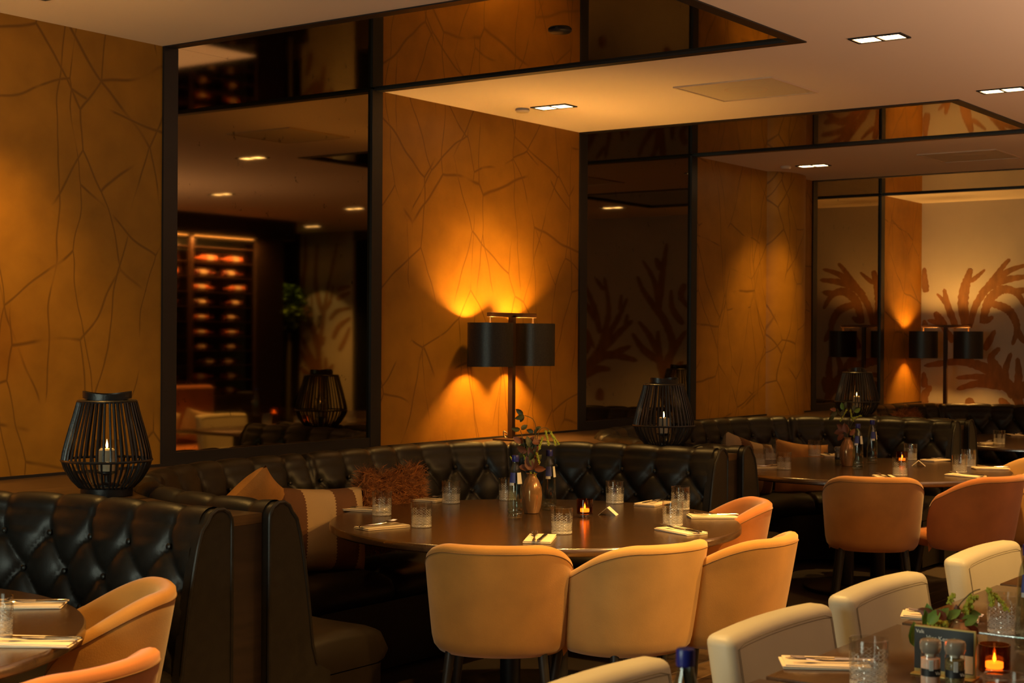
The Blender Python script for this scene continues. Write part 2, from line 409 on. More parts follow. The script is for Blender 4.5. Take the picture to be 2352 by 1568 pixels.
U0, U1, D1 = -9.6, UEND, 12.5
STRIPS = [(-3.5, -1.96), (0, 1.54), (3.5, 5.06), (7.06, 8.62)]
fl = struct(wobj('floor', MB().box(U0, U1 + .4, -D1, .2, -.1, -.012), ROOMDARK), 'dark floor under the parquet boards')
pl_i = 0
plank_me = {}
for r in range(11):
    d0 = 1.75 + r * .15; u = -3.0 + (r * .43) % 1.1
    while u < 4.6:
        L = 1.1; key = random.random() < .3
        if key not in plank_me: plank_me[key] = rbox(1.096, .146, .014, .002, 1).mesh('floor_board', FLOORW2 if key else FLOORW)
        o = obj('floor_board', plank_me[key], None, fl, (u + L / 2, -(d0 + .075), -.007)); u += L

segs = [(-8.0, -3.5), (-1.96, 0), (1.54, 3.5), (5.06, 7.06), (8.62, UEND + .1)]
for a, b in segs:
    struct(wobj('wall_left', MB().box(a, b, 0, .12, 0, HCEIL + .02), GOLD), 'gold crackle wallpaper panel between black mirror frames')
# half-round gold column in front of the third panel
rows = []
for z in (0, HCEIL + .01):
    rows.append([(6.50 + .30 * cos(t), -.04 - .17 * sin(t), z) for t in [pi * i / 24 for i in range(25)]] + [(6.20, .02, z), (6.80, .02, z)][::1])
rows = [[(6.52 + .31 * cos(pi * i / 24), .03 - .17 * sin(pi * i / 24), z) for i in range(25)] for z in (HL, HCEIL + .01)]
struct(wobj('wall_column', MB().loops(rows), GOLD), 'half round gold wallpapered column against the wall')

# ceiling with openings for the mirror strips
DS = 2.50
us = sorted({U0, U1 + .4} | {x for s in STRIPS for x in s}); ds = [-.15, DS, D1]
cb = MB()
for i in range(len(us) - 1):
    for j in range(2):
        if j == 0 and any(abs(us[i] - s[0]) < 1e-6 for s in STRIPS): continue
        cb.box(us[i], us[i + 1], -ds[j + 1], -ds[j], HCEIL, HCEIL + .12)
struct(wobj('ceiling', cb, CEIL), 'white painted ceiling lit warm')
# baseboard strip between wall and ledge
for k, (a, b) in enumerate(segs):
    struct(wobj('baseboard_left', MB().box(a, b, -.012, 0, HL - .02, HL + .012), BLACK), 'thin black strip where the gold wall meets the ledge')

mirror_names = ['beside the lantern with the cream table lamps in it', 'nearest the camera, reflecting bottles and ceiling lights', 'between the double lamp and the round column, reflecting coral mural', 'reflecting the lit coral mural and lamp by the end wall']
for k, (a, b) in enumerate(STRIPS):
    if k == 0: continue
    t = thing('wall_mirror', ['', 'tall antique bronze mirror with black frame reflecting the bottle cabinet', 'tall antique bronze mirror panel behind the second lantern, reflecting brown coral fronds',
                              'narrow dark mirror panel beside the end wall, reflecting the far double lamp'][k], 'mirror', wp(a, 0, 0), PHI, 'bronze mirrors in the gold wall')
    wd = b - a
    obj('mirror_pane', MB().box(0, wd, .004, .02, HL + .001, HCEIL + .02), MIRROR, t)
    obj('frame_post', MB().box(0, .085, -.012, .03, HL + .001, HCEIL), BLACK, t)
    obj('frame_post', MB().box(wd - .085, wd, -.012, .03, HL + .001, HCEIL), BLACK, t)
    obj('frame_rail', MB().box(.085, wd - .085, -.010, .03, HL + .001, HL + .06), BLACK, t)
    c = thing('ceiling_mirror', ['', 'wide smoked mirror strip in the ceiling above the first wall mirror', 'smoked mirror strip in the ceiling reflecting round column and coral mural',
                                 'thin looking smoked mirror strip in the ceiling by the end wall'][k], 'mirror', wp(a, 0, HCEIL), PHI, 'smoked mirror strips in the ceiling')
    obj('mirror_pane', MB().box(.02, wd - .02, -DS + .02, .003, .006, .02), MIRROR_C, c)
    for x in (0, wd - .06): obj('frame_rail', MB().box(x, x + .06, -DS, 0, -.006, .03), BLACK, c)
    obj('frame_rail', MB().box(.06, wd - .06, -DS, -DS + .06, -.006, .03), BLACK, c)
    if k == 1:
        s = tag(obj('smoke_detector', MB().lathe([(.050, 0), (.052, -.005), (.045, -.012), (.02, -.015)], 24), BLACK, None, wp(.74, 1.71, HCEIL + .006)), 'small black round smoke detector on the ceiling mirror', 'detector')

# end wall: pale wallpaper with painted coral, pillar of the same further off
struct(wobj('wall_end', MB().box(UEND, UEND + .12, -4.6, .1, 0, HCEIL + .02), MURALWALL), 'pale end wall painted with brown coral')
struct(wobj('wall_end', MB().box(UEND, UEND + .12, -8.29, -7.38, 0, HCEIL + .02), MURALWALL), 'pale wall pier painted with brown coral beside dark windows')
for (a, b) in ((4.6, 7.38), (8.29, D1)):
    struct(wobj('window_1', MB().box(UEND + .04, UEND + .10, -b, -a, .6, HCEIL - .1), NIGHT))
    struct(wobj('wall_end', MB().box(UEND, UEND + .12, -b, -a, 0, .62), ROOMDARK)); struct(wobj('wall_end', MB().box(UEND, UEND + .12, -b, -a, HCEIL - .12, HCEIL), ROOMDARK))
struct(wobj('wall_right', MB().box(U0, U1 + .4, -D1 - .1, -D1, 0, HCEIL), ROOMDARK))
struct(wobj('wall_back', MB().box(U0 - .1, U0, -D1, .1, 0, HCEIL), ROOMDARK))

def ribbon(mb, pts, w, z=.002):
    pts = [Vector((x, y, 0)) for x, y in pts]; p = catmull(pts, 6); n = len(p); b = len(mb.v)
    for i, q in enumerate(p):
        t = (p[min(i + 1, n - 1)] - p[max(i - 1, 0)]).normalized(); nn = Vector((-t.y, t.x, 0))
        f = i / (n - 1)
        ww = w * (.55 + .45 * sin(pi * min(1, f * 1.15) ** .7)) * (1 if f < .88 else sqrt(max(.02, 1 - ((f - .88) / .12) ** 2))) * (1 + .10 * sin(i * 2.7 + p[0].x * 9))
        for s in (-1, 1): mb.v.append((0, min(-.003, q.x + nn.x * ww * s), q.y + nn.y * ww * s))
    for i in range(n - 1): mb.f.append((b + 2 * i, b + 2 * i + 1, b + 2 * i + 3, b + 2 * i + 2))
def coral(label, strokes, ox, oy, sc, mirrored):
    mb = MB()
    for i, (pts, wpx) in enumerate(strokes):
        q = [at_end(ox + x / sc, oy + y / sc) for x, y in pts]
        q = [(-max(.03, abs(d)), z) for d, z in q]
        r = ray(ox + pts[0][0] / sc, oy + pts[0][1] / sc)
        den = r.x * UX + r.y * UY; depth = (UEND + 5.0) / den
        m2 = MB(); ribbon(m2, q, wpx / sc * depth / F * .58)
        mb.add(m2, Matrix.Translation((-.0015 - .0001 * i, 0, 0)))
    o = wobj('coral_print', mb, CORAL); o.location = wp(UEND, 0, 0)
    return tag(o, label, 'mural', 'painted coral on the end wall')
S_LAMP = [([(1085, 985), (1120, 850), (1190, 740), (1250, 660), (1310, 580), (1345, 545)], 40), ([(1240, 690), (1340, 620), (1460, 580)], 34), ([(1150, 770), (1250, 700), (1350, 672), (1480, 655)], 46),
          ([(1165, 960), (1190, 860), (1220, 795), (1285, 745), (1350, 745), (1400, 780), (1450, 860)], 52), ([(1215, 830), (1290, 850), (1345, 885), (1385, 960), (1385, 1020), (1358, 1100)], 46), ([(1380, 990), (1440, 1090)], 40), ([(1360, 760), (1460, 740)], 40),
          ([(1065, 990), (1042, 850), (1052, 740), (1075, 660), (1092, 605)], 60), ([(1090, 690), (1130, 660), (1185, 612)], 26), ([(1000, 990), (945, 850), (920, 735)], 40), ([(940, 850), (905, 800), (872, 768)], 22),
          ([(930, 980), (880, 915), (860, 885)], 44), ([(900, 960), (812, 938)], 30), ([(742, 760), (770, 680), (790, 600)], 42), ([(742, 990), (770, 935)], 34), ([(1180, 950), (1238, 915)], 34), ([(980, 1080), (950, 1030), (900, 970)], 40),
          ([(1410, 1500), (1370, 1400), (1250, 1285), (1130, 1225), (1000, 1205), (790, 1232)], 62), ([(1370, 1420), (1270, 1340), (1150, 1302), (995, 1310)], 44), ([(1300, 1370), (1150, 1345), (1000, 1382)], 46),
          ([(1350, 1400), (1260, 1250), (1222, 1180), (1280, 1115)], 52), ([(1360, 1440), (1312, 1290), (1352, 1145)], 44), ([(1380, 1450), (1400, 1300), (1392, 1178)], 46), ([(1400, 1440), (1440, 1330)], 60),
          ([(1090, 1500), (1080, 1435)], 60), ([(740, 1490), (790, 1430), (838, 1360)], 54), ([(1330, 1500), (1275, 1440)], 50), ([(742, 1370), (775, 1270)], 40), ([(1180, 1130), (1250, 1000)], 40)]
coral('brown painted coral fronds behind the double lamp on the end wall', S_LAMP, 1840, 400, 2.8, False)
S_M2 = [([(130, 1010), (220, 900), (252, 800), (280, 640), (250, 435)], 44), ([(250, 520), (190, 440)], 26), ([(225, 800), (180, 620), (115, 470)], 40), ([(200, 720), (100, 560)], 34), ([(240, 880), (340, 700), (400, 570)], 34), ([(350, 650), (362, 545)], 26),
        ([(230, 920), (350, 790), (435, 715)], 40), ([(385, 760), (402, 672)], 30), ([(100, 1050), (260, 940), (465, 975)], 50), ([(300, 935), (425, 880)], 38), ([(90, 1090), (200, 1030), (292, 1030)], 46), ([(130, 770), (190, 900)], 30), ([(220, 1230), (225, 1150)], 56), ([(60, 1000), (150, 860), (110, 800)], 50),
        ([(640, 1120), (612, 1000), (598, 870), (597, 780)], 46), ([(640, 1070), (690, 880), (640, 720), (560, 610), (500, 520), (463, 430)], 46), ([(600, 650), (575, 470), (495, 325)], 34), ([(600, 660), (625, 420), (655, 215)], 42), ([(615, 390), (580, 312)], 40), ([(640, 1010), (700, 900), (780, 780)], 48),
        ([(610, 980), (500, 900), (430, 795)], 44), ([(590, 920), (540, 810), (470, 720)], 38), ([(760, 740), (690, 640), (682, 515)], 40), ([(640, 1090), (760, 980)], 46), ([(770, 480), (745, 560), (800, 640)], 40)]
coral('large brown painted coral seen in the second wall mirror', S_M2, 1300, 480, 2.8, True)
S_M1 = [([(1010, 1150), (995, 960), (990, 850), (1012, 690), (1040, 500), (1110, 160)], 40), ([(1012, 620), (970, 420), (982, 155)], 36), ([(1000, 840), (930, 650), (882, 480), (902, 310), (905, 110)], 46), ([(1012, 610), (1062, 540), (1082, 430)], 28), ([(995, 930), (950, 700), (945, 490)], 26),
        ([(1000, 1000), (940, 900), (875, 760)], 44), ([(990, 1030), (865, 845)], 44), ([(980, 1060), (865, 960)], 36), ([(1010, 820), (1030, 760)], 26), ([(1110, 462), (1195, 440)], 28), ([(1105, 525), (1195, 475)], 30), ([(1060, 655), (1110, 600), (1195, 580)], 28), ([(1080, 780), (1120, 700), (1195, 640)], 34), ([(1120, 855), (1160, 780), (1190, 700)], 30), ([(930, 1250), (900, 1100)], 40), ([(1050, 1000), (1085, 940)], 34), ([(1035, 990), (1037, 890)], 30)]
coral('brown painted coral on the narrow wall pier beside the cabinet', S_M1, 380, 500, 2.8, True)

# ------------------------------------------------------------------ ceiling fittings
def downlight_proto():
    t = thing('ceiling_downlight', 'x', 'ceiling light', (0, 0, HCEIL), PHI, 'twin downlights in the ceiling')
    fr = MB()
    for (x0, x1, y0, y1) in ((-.062, .062, -.122, -.108), (-.062, .062, .108, .122), (-.062, -.050, -.108, .108), (.050, .062, -.108, .108), (-.05, .05, -.006, .006)): fr.box(x0, x1, y0, y1, -.006, .0)
    obj('frame', fr, BLACK, t)
    obj('lens', MB().box(-.047, .047, -.104, -.010, -.004, -.001), LENS, t); obj('lens', MB().box(-.047, .047, .010, .104, -.004, -.001), LENS, t)
    return t
DL = None
DLN = {(0, 2): 'twin downlight in the ceiling above the double lamp', (0, 3): 'twin downlight in the ceiling in front of the round column', (1, 4): 'twin downlight beyond the end of the near ceiling mirror, topmost', (1, 5): 'twin downlight at the right edge of the picture by the second ceiling mirror'}
for ri, (d, ul) in enumerate(DOWN_ROWS):
    for ui, u in enumerate(ul):
        lab = DLN.get((ri, ui), 'twin downlight above the ' + ['wall ledge', 'aisle of the booths', 'middle row of tables', 'bottle cabinet lounge'][ri] + ', ' + ['first', 'second', 'third', 'fourth', 'fifth', 'sixth', 'seventh', 'eighth', 'ninth'][len(ul) - ui - 1] + ' from the coral wall')
        p = wp(u, d, HCEIL)
        if u > -1:
            if DL is None: DL = downlight_proto(); DL.location = p; DL['label'] = lab
            else: dup(DL, p, PHI, lab)
        l = light('SPOT', 'downlight_beam', wp(u, d, HCEIL - .03), [E_WALL, E_DOWN, E_DOWN * (.07 if u < 1 else .55 if u < 3 else 1.7), E_DOWN * 1.2][ri], WARM, spot_size=radians([92, 82, 82, 90][ri]), spot_blend=1.0, shadow_soft_size=.05)
        if ri == 2 and u in (0, 1.8): l.data.energy = E_DOWN * 1.0; l.data.spot_size = radians(46); aim(l, wp(.55 + .30 * u, 2.45, .62))     # swivelled onto the booth chairs
V = None
for k in range(2):
    p = wp(2.56 + PER * k, 1.68, HCEIL); lab = 'square ceiling speaker grille ' + ('above the main round table' if k == 0 else 'above the second round table')
    if V is None:
        V = thing('ceiling_vent', lab, 'vent', p, PHI, 'square ceiling vents')
        fr = MB(); h = .285
        for q in ((-h, h, -h, -h + .012), (-h, h, h - .012, h), (-h, -h + .012, -h + .012, h - .012), (h - .012, h, -h + .012, h - .012)): fr.box(*q, -.008, 0)
        obj('frame', fr, PLASTIC, V); obj('grille', MB().box(-h + .012, h - .012, -h + .012, h - .012, -.004, 0), GRILLE, V)
        obj('speaker_ring', MB().lathe([(.10, -.004), (.112, -.006), (.116, -.004)], 40, caps=(False, False)), PLASTIC, V)
        obj('speaker_disc', MB().lathe([(.10, -.0045), (.0, -.0055)], 32, caps=(False, False)), GRILLE, V)
    else: dup(V, p, PHI, lab)
for k in range(2):
    tag(obj('ceiling_sensor', MB().lathe([(.040, 0), (.042, -.012), (.034, -.022), (.0, -.024)], 24, caps=(False, False)), PLASTIC, None, wp(2.47 + PER * k, .28, HCEIL)), 'small round cream sensor on the ceiling ' + ('above the double lamp' if k == 0 else 'before the round column'), 'sensor', 'round ceiling sensors')

# ------------------------------------------------------------------ banquettes and ledges
def path_pts(uL, uR, dB=.28, dF=1.68, r=.85, off=0.0, half=None, step=.0125):
    """inner-offset path of the booth: left arm front -> back -> right arm front; returns (u, d, nu, nd, s)"""
    raw = []
    r2, r1 = max(.12, r - off), max(.12, 1.18 - off)
    L, R, B = uL + off, uR - off, dB + off
    def line(a, b):
        n = max(2, int(sqrt((a[0] - b[0]) ** 2 + (a[1] - b[1]) ** 2) / step))
        return [(a[0] + (b[0] - a[0]) * i / n, a[1] + (b[1] - a[1]) * i / n) for i in range(n)]
    raw += line((L, dF), (L, B + r1))
    n = int(r1 * pi / 2 / step); raw += [(L + r1 - r1 * cos(pi / 2 * i / n), B + r1 - r1 * sin(pi / 2 * i / n)) for i in range(n)]
    raw += line((L + r1, B), (R - r2, B))
    n = int(r2 * pi / 2 / step); raw += [(R - r2 + r2 * sin(pi / 2 * i / n), B + r2 - r2 * cos(pi / 2 * i / n)) for i in range(n)]
    raw += line((R, B + r2), (R, dF)) + [(R, dF)]
    out = []; s = 0
    for i, (u, d) in enumerate(raw):
        a, b = raw[max(i - 1, 0)], raw[min(i + 1, len(raw) - 1)]
        tu, td = b[0] - a[0], b[1] - a[1]; l = sqrt(tu * tu + td * td) or 1
        if i: s += sqrt((u - raw[i - 1][0]) ** 2 + (d - raw[i - 1][1]) ** 2)
        out.append((u, d, -td / l, tu / l, s))       # normal points into the booth
    mid = (uL + uR) / 2
    if half == 'right': out = [p for p in out if p[0] > mid or False]
    if half == 'left': out = [p for p in out if p[0] < mid]
    return out
ZT = .985
PROF = []     # (offset, z) from outer back of the roll over the top and down to the seat
for i in range(5): PROF.append((-.062, .90 + (ZT - .052 - .90) * i / 5))
for i in range(13):
    t = pi - pi * i / 12; PROF.append((-.008 + .054 * cos(t), ZT - .052 + .052 * sin(t)))
n_face = 40
for i in range(1, n_face + 1):
    f = i / n_face; PROF.append((.046 + .098 * f ** .62, ZT - .052 - (ZT - .052 - .43) * f))
PT = [0]
for i in range(1, len(PROF)): PT.append(PT[-1] + sqrt((PROF[i][0] - PROF[i - 1][0]) ** 2 + (PROF[i][1] - PROF[i - 1][1]) ** 2))
T_TOP = PT[11]
CELL, ROWH = .205, .118
T_ROW1 = T_TOP + .165
PN = []
for i in range(len(PROF)):
    a, b = PROF[max(i - 1, 0)], PROF[min(i + 1, len(PROF) - 1)]; do, dz = b[0] - a[0], b[1] - a[1]; l = sqrt(do * do + dz * dz)
    PN.append((-dz / l, do / l))
def tuft(s, t, seams):
    tau = t - T_ROW1; a = s / CELL
    if tau < 0:
        k = abs(sin(pi * a)); dl = abs(a - round(a)) * CELL
        h = .010 * k ** .8 * max(.45, 1 + tau / .40) - .011 * exp(-dl / .010) * max(.5, 1 + tau / .40)
    else:
        p, q = a + tau / (2 * ROWH), a - tau / (2 * ROWH)
        fade = 1 if tau < 3 * ROWH else max(0, 1 - (tau - 3 * ROWH) / .06)
        dl = min(abs(p - round(p)), abs(q - round(q))) * CELL * .72
        h = (.017 * (abs(sin(pi * p)) * abs(sin(pi * q))) ** .75 - .010 * exp(-dl / .009)) * fade
    near = min(range(4), key=lambda r: abs(tau - r * ROWH))
    ds = (a - .5 * (near % 2)); ds = (ds - round(ds)) * CELL; dt = tau - near * ROWH
    h -= .015 * exp(-(ds * ds + dt * dt) / (.024 ** 2))
    for sm in seams: h -= .028 * exp(-abs((s - sm) / .014) ** 1.3)
    return h
button_me = MB().sphere((0, 0, 0), .011, .011, .006, 10, 5).mesh('button', LEATHER)
def booth(k, label, half=None, uR=None):
    uL = -.95 + PER * k; uR = uR or 2.25 + PER * k; u0 = (uL + uR) / 2
    root = thing('banquette_sofa', label, 'booth sofa', wp(u0, 0, 0), PHI, 'curved tufted booth sofas')
    P = path_pts(uL, uR, half=half)
    s_mid = P[-1][4] / 2 if not half else 0
    sc = [p for p in P if abs(p[0] - (uL + .345)) < .006 and p[1] < .8][:1] + [p for p in P if abs(p[0] - (uR - .25)) < .006 and p[1] < .7][:1] + [p for p in P if abs(p[0] - u0) < .007][:1]
    seams = [p[4] for p in sc]
    # wish the pleats to fall symmetrically on the end of the right arm
    s_end = P[-1][4]; shift_s = s_end - CELL * .62
    rows = []
    for (u, d, nu, nd, s) in P:
        row = []
        for j, (o, z) in enumerate(PROF):
            t = PT[j]; h = tuft(s - shift_s, t, [q - shift_s for q in seams]) if j > 4 else 0
            e = min(1, (s_end - s) / .05) if not half == 'left' else 1
            oo, zz = o + PN[j][0] * h * 1.0, z + PN[j][1] * h
            row.append((u - u0 + nu * oo, -(d + nd * oo), zz))
        rows.append(row)
    obj('backrest', MB().loops(rows, False), LEATHER, root, ang=179)
    # buttons
    import bisect
    SS = [p[4] for p in P]
    for r in range(3):
        j = bisect.bisect_left(PT, T_ROW1 + r * ROWH); o, z = PROF[j]
        i0 = math.ceil((SS[0] - shift_s) / CELL); n = 0
        for i in range(i0 - 1, i0 + 40):
            s = shift_s + (i + .5 * (r % 2)) * CELL
            if s < SS[0] + .02 or s > SS[-1] - .02: continue
            b = bisect.bisect_left(SS, s); u, d, nu, nd, _ = P[min(b, len(P) - 1)]
            obj('button', button_me, None, root, (u - u0 + nu * (o - .004), -(d + nd * (o - .004)), z), (0, pi / 2 - .2, -atan2(nd, nu)))
    # end panels with piping
    prof2 = [(-.062, 0.02)] + [(o, z) for o, z in PROF[:18:2]] + [(o + .012, z) for o, z in PROF[18::4]] + [(PROF[-1][0] + .03, .40), (PROF[-1][0] + .10, .36), (PROF[-1][0] + .10, .02)]
    for end, sg in ((P[0], -1), (P[-1], 1)):
        if half == 'right' and sg < 0: continue
        if half == 'left' and sg > 0: continue
        u, d, nu, nd, _ = end
        loop = [[(u - u0 + nu * o, -(d + x), z) for o, z in prof2] for x in (-.01, .028, .036)]
        loop[2] = [(p[0] * 1, p[1], p[2]) for p in loop[2]]
        ep = obj('end_panel', MB().loops(loop), LEATHER, root)
        obj('piping', MB().tube([(u - u0 + nu * o, -(d + .034), z) for o, z in prof2[:-2]], .0075, 8), LEATHER, ep)
    # base and seat
    Q = path_pts(uL, uR, half=half, step=.03)
    brow = []
    for (u, d, nu, nd, s) in Q:
        brow.append([(u - u0 + nu * o, -(d + nd * o), z) for o, z in ((.0, .02), (.56, .02), (.56, .33), (.0, .33))])
    obj('base', MB().loops(brow), SEATLEATHER, root)
    cuts = [Q[0][4]] + [q for q in sorted(seams)] + [Q[-1][4]]
    for a, b in zip(cuts[:-1], cuts[1:]):
        rows = []
        part = [q for q in Q if a - .001 <= q[4] <= b + .001]
        if len(part) < 3: continue
        for ii, (u, d, nu, nd, s) in enumerate(part):
            e = min(s - a, b - s); sh = max(0, 1 - e / .06)
            row = []
            for o, z in ((.10, .335), (.56, .335), (.60, .345), (.622, .375), (.622, .41), (.60, .446), (.54, .468), (.35, .478), (.20, .472), (.10, .46)):
                z2 = z - (.03 * sh * sh if z > .4 else 0); o2 = o - (.02 * sh * sh if o > .5 else 0)
                row.append((u - u0 + nu * o2, -(d + nd * o2), z2))
            rows.append(row)
        obj('seat_cushion', MB().loops(rows), SEATLEATHER, root, ang=60)
    return root
booth(-1, 'black tufted leather booth sofa at the left edge, behind the near lantern ledge', half='right')
booth(0, 'black tufted leather booth sofa curving round the main table with the rust cushions')
booth(1, 'black tufted leather booth sofa around the second round table, behind the middle lantern')
booth(2, 'black tufted booth sofa by the end wall under the coral mural', uR=8.85)

def ledge(k, label, uRprev, uLnext, u_to=None, wall_lo=None):
    """cabinet that fills the space between two booths and the wall"""
    pl = []
    A = [(p[0] - p[2] * .066, p[1] - p[3] * .066) for p in path_pts(-.95 + PER * k, uRprev, half='right', step=.06)]
    if uLnext is not None:
        B = [(p[0] - p[2] * .066, p[1] - p[3] * .066) for p in path_pts(uLnext, uLnext + 3.2, half='left', step=.06)]
        pl = [(A[0][0], .005)] + A + B + [(B[-1][0], .005)]
    else:
        pl = [(A[0][0], .005)] + A + [(UEND - .01, 1.68), (UEND - .01, .005)]
    u0 = (A[-1][0] + (uLnext or UEND)) / 2
    t = thing('ledge_cabinet', label, 'ledge', wp(u0, 0, 0), PHI, 'dark wood ledges between the booths')
    P = [(u - u0, -d) for u, d in pl]
    obj('cabinet_body', MB().poly(P, 0, HL - .035), DARKWOOD, t)
    obj('ledge_top', MB().poly([(x, y) for x, y in P], HL - .034, HL), OAK, t)
ledge(-1, 'dark wood ledge carrying the near rattan lantern', 2.25 - PER, -.95)
ledge(0, 'dark wood ledge carrying the double lamp and middle lantern', 2.25, -.95 + PER)
ledge(1, 'dark wood ledge carrying the lantern beyond the round column', 2.25 + PER, -.95 + 2 * PER)
ledge(2, 'dark wood ledge against the mural carrying the far double lamp', 8.85, None)

# ------------------------------------------------------------------ rattan lanterns
def lantern():
    t = thing('rattan_lantern', 'x', 'lantern', (0, 0, 0), 0, 'black rattan lanterns on the ledges')
    obj('base_ring', MB().lathe([(.090, 0), (.096, .002), (.096, .030), (.090, .032)], 40), RATTAN, t)
    def r_at(z):
        pts = [(.032, .100), (.06, .128), (.10, .153), (.132, .164), (.16, .160), (.21, .148), (.26, .134), (.31, .119), (.352, .108)]
        for (a, ra), (b, rb) in zip(pts[:-1], pts[1:]):
            if a <= z <= b: return ra + (rb - ra) * (z - a) / (b - a)
        return pts[-1][1]
    for nm, z0, z1, n, r in (('upper_slat', .132, .352, 46, .0046), ('lower_slat', .032, .134, 42, .0042)):
        mb = MB(); k = 7
        mb.tube([(r_at(z0 + (z1 - z0) * i / k), 0, z0 + (z1 - z0) * i / k) for i in range(k + 1)], r, 5)
        me = mb.mesh(nm, RATTAN)
        for i in range(n):
            o = obj(nm, me, None, t, (0, 0, 0), (0, 0, 2 * pi * (i + random.uniform(-.22, .22)) / n))
    obj('waist_ring', MB().tube([(.1655 * cos(2 * pi * i / 48), .1655 * sin(2 * pi * i / 48), .134) for i in range(48)], .0055, 6, True), RATTAN, t)
    obj('top_ring', MB().lathe([(.080, .350), (.110, .350), (.112, .356), (.108, .360), (.080, .360)], 40, caps=(False, False)), RATTAN, t)
    obj('bottom_ring', MB().lathe([(.0, .030), (.098, .030), (.102, .036), (.0, .038)], 40, caps=(False, False)), RATTAN, t)
    rows = []
    for i in range(49):
        a = 2 * pi * i / 48; zz = .362 + .006 * cos(2 * a)
        rows.append([((.086 + o) * cos(a), (.062 + o) * sin(a), zz + z) for o, z in ((0, 0), (.004, 0), (.004, .026), (0, .026))])
    obj('handle', MB().loops(rows, True, (False, False)), RATTAN, t)
    g = obj('candle_glass', MB().lathe([(.044, .040), (.0445, .21), (.0425, .21), (.042, .044)], 28, caps=(True, True)), THIN, t)
    obj('candle_stand', MB().lathe([(.05, .038), (.05, .041), (.01, .05), (.01, .075), (.038, .085), (.038, .09)], 20), RATTAN, t)
    obj('candle', MB().lathe([(.030, .092), (.030, .170), (.024, .176), (.0, .174)], 20, caps=(True, False)), WAX, t)
    obj('flame', MB().lathe([(.001, .177), (.004, .184), (.0042, .190), (.002, .200), (.0005, .207)], 12), FLAME, t)
    return t
LN = None
for i, (p, lab) in enumerate([(at(245, 1137, HL), 'black rattan lantern with lit candle standing before the first wall mirror'), (at(1524, 1033, HL), 'black rattan lantern on the ledge before the second wall mirror'),
                              (at(1968, 962, HL), 'black rattan lantern before the narrow mirror near the end wall')]):
    if i == 0: LN = lantern(); LN.location = p; LN['label'] = lab; LN.rotation_euler = (0, 0, .25)
    else: dup(LN, p, .25 + .5 * i, lab)
    light('POINT', 'lantern_candle_glow', (p.x, p.y, p.z + .193), 2.2, (1, .45, .12), shadow_soft_size=.003)

# ------------------------------------------------------------------ double table lamps
def lamp():
    t = thing('double_table_lamp', 'x', 'table lamp', (0, 0, 0), 0, 'double table lamps on the ledge')
    obj('foot', rbox(.16, .16, .012, .003, 2), BRONZE, t, (0, 0, .006))
    obj('post', MB().box(-.016, .016, -.016, .016, .01, .735), BRONZE, t)
    obj('crossbar', rbox(.46, .032, .026, .002, 1), BRONZE, t, (0, 0, .737))
    for sx in (-.215, .215):
        sh = obj('lamp_shade', MB().lathe([(.131, .437), (.1325, .437), (.1325, .690), (.131, .690)], 56, caps=(False, False)), SHADEOUT, t, (sx, 0, 0))
        obj('shade_lining', MB().lathe([(.1305, .438), (.1305, .689)], 56, caps=(False, False)), SHADEIN, sh)
        obj('hanging_rod', MB().tube([(sx, 0, .62), (sx, 0, .726)], .007, 10), BRASS, t)
        obj('bulb', MB().sphere((sx, 0, .592), .022, .026, .034, 14, 8), BULB, t)
    return t
def lamp_light(p, rot, e):
    for sx in (-.215, .215):
        light('POINT', 'lamp_bulb_glow', (p.x + sx * cos(rot), p.y + sx * sin(rot), p.z + .592), e, (1, .47, .09), shadow_soft_size=.030)
LP = lamp(); p = wp(2.52, .18, HL); LP.location = p; LP.rotation_euler = (0, 0, PHI)
LP['label'] = 'double shaded bronze table lamp glowing against the middle gold wall panel'; lamp_light(p, PHI, E_LAMP)
CAB = tag(obj('lamp_cable', MB().tube(catmull([at(1170, 1000, HL + .01), at(1157, 990, HL + .05), at(1160, 1003, HL + .004), at(1180, 1010, HL + .004), at(1215, 1013, HL + .004), at(1235, 1010, HL + .004)], 6), .004, 6), CABLE), 'pale cable curling from the foot of the double lamp', 'cable')
p = wp(9.15, .40, HL); dup(LP, p, PHI + pi / 2, 'double shaded black table lamp in front of the coral mural'); lamp_light(p, PHI + pi / 2, E_LAMP * .62)
p = wp(-1.55, .18, HL); dup(LP, p, PHI, 'double shaded table lamp just outside the left edge of the picture'); lamp_light(p, PHI, E_LAMP * .33)

# ------------------------------------------------------------------ tables
def round_table(c, label):
    t = thing('round_table', label, 'dining table', (c[0], c[1], 0), .3, 'round booth tables')
    obj('tabletop', MB().lathe([(.86, HT - .036), (.893, HT - .034), (.90, HT - .028), (.90, HT - .006), (.895, HT)], 128), TABLEWOOD, t)
    for sx in (-.11, .11): obj('pedestal_post', MB().lathe([(.045, .03), (.045, HT - .036)], 20, sx), BLACK, t)
    obj('pedestal_base', MB().lathe([(.36, 0), (.36, .012), (.34, .022), (.06, .03)], 48), BLACK, t)
    return Vector((c[0], c[1], 0))
T1 = round_table((.107, 6.67), 'large round dark wood table laid in the middle booth')
T2 = round_table((2.205, 9.50), 'round dark wood table laid in the booth behind the middle lantern')
T3 = round_table((4.22, 12.2), 'round dark wood table in the booth by the end wall')
T0 = round_table((-2.06, 4.02), 'round dark wood table cut off by the left edge of the picture')

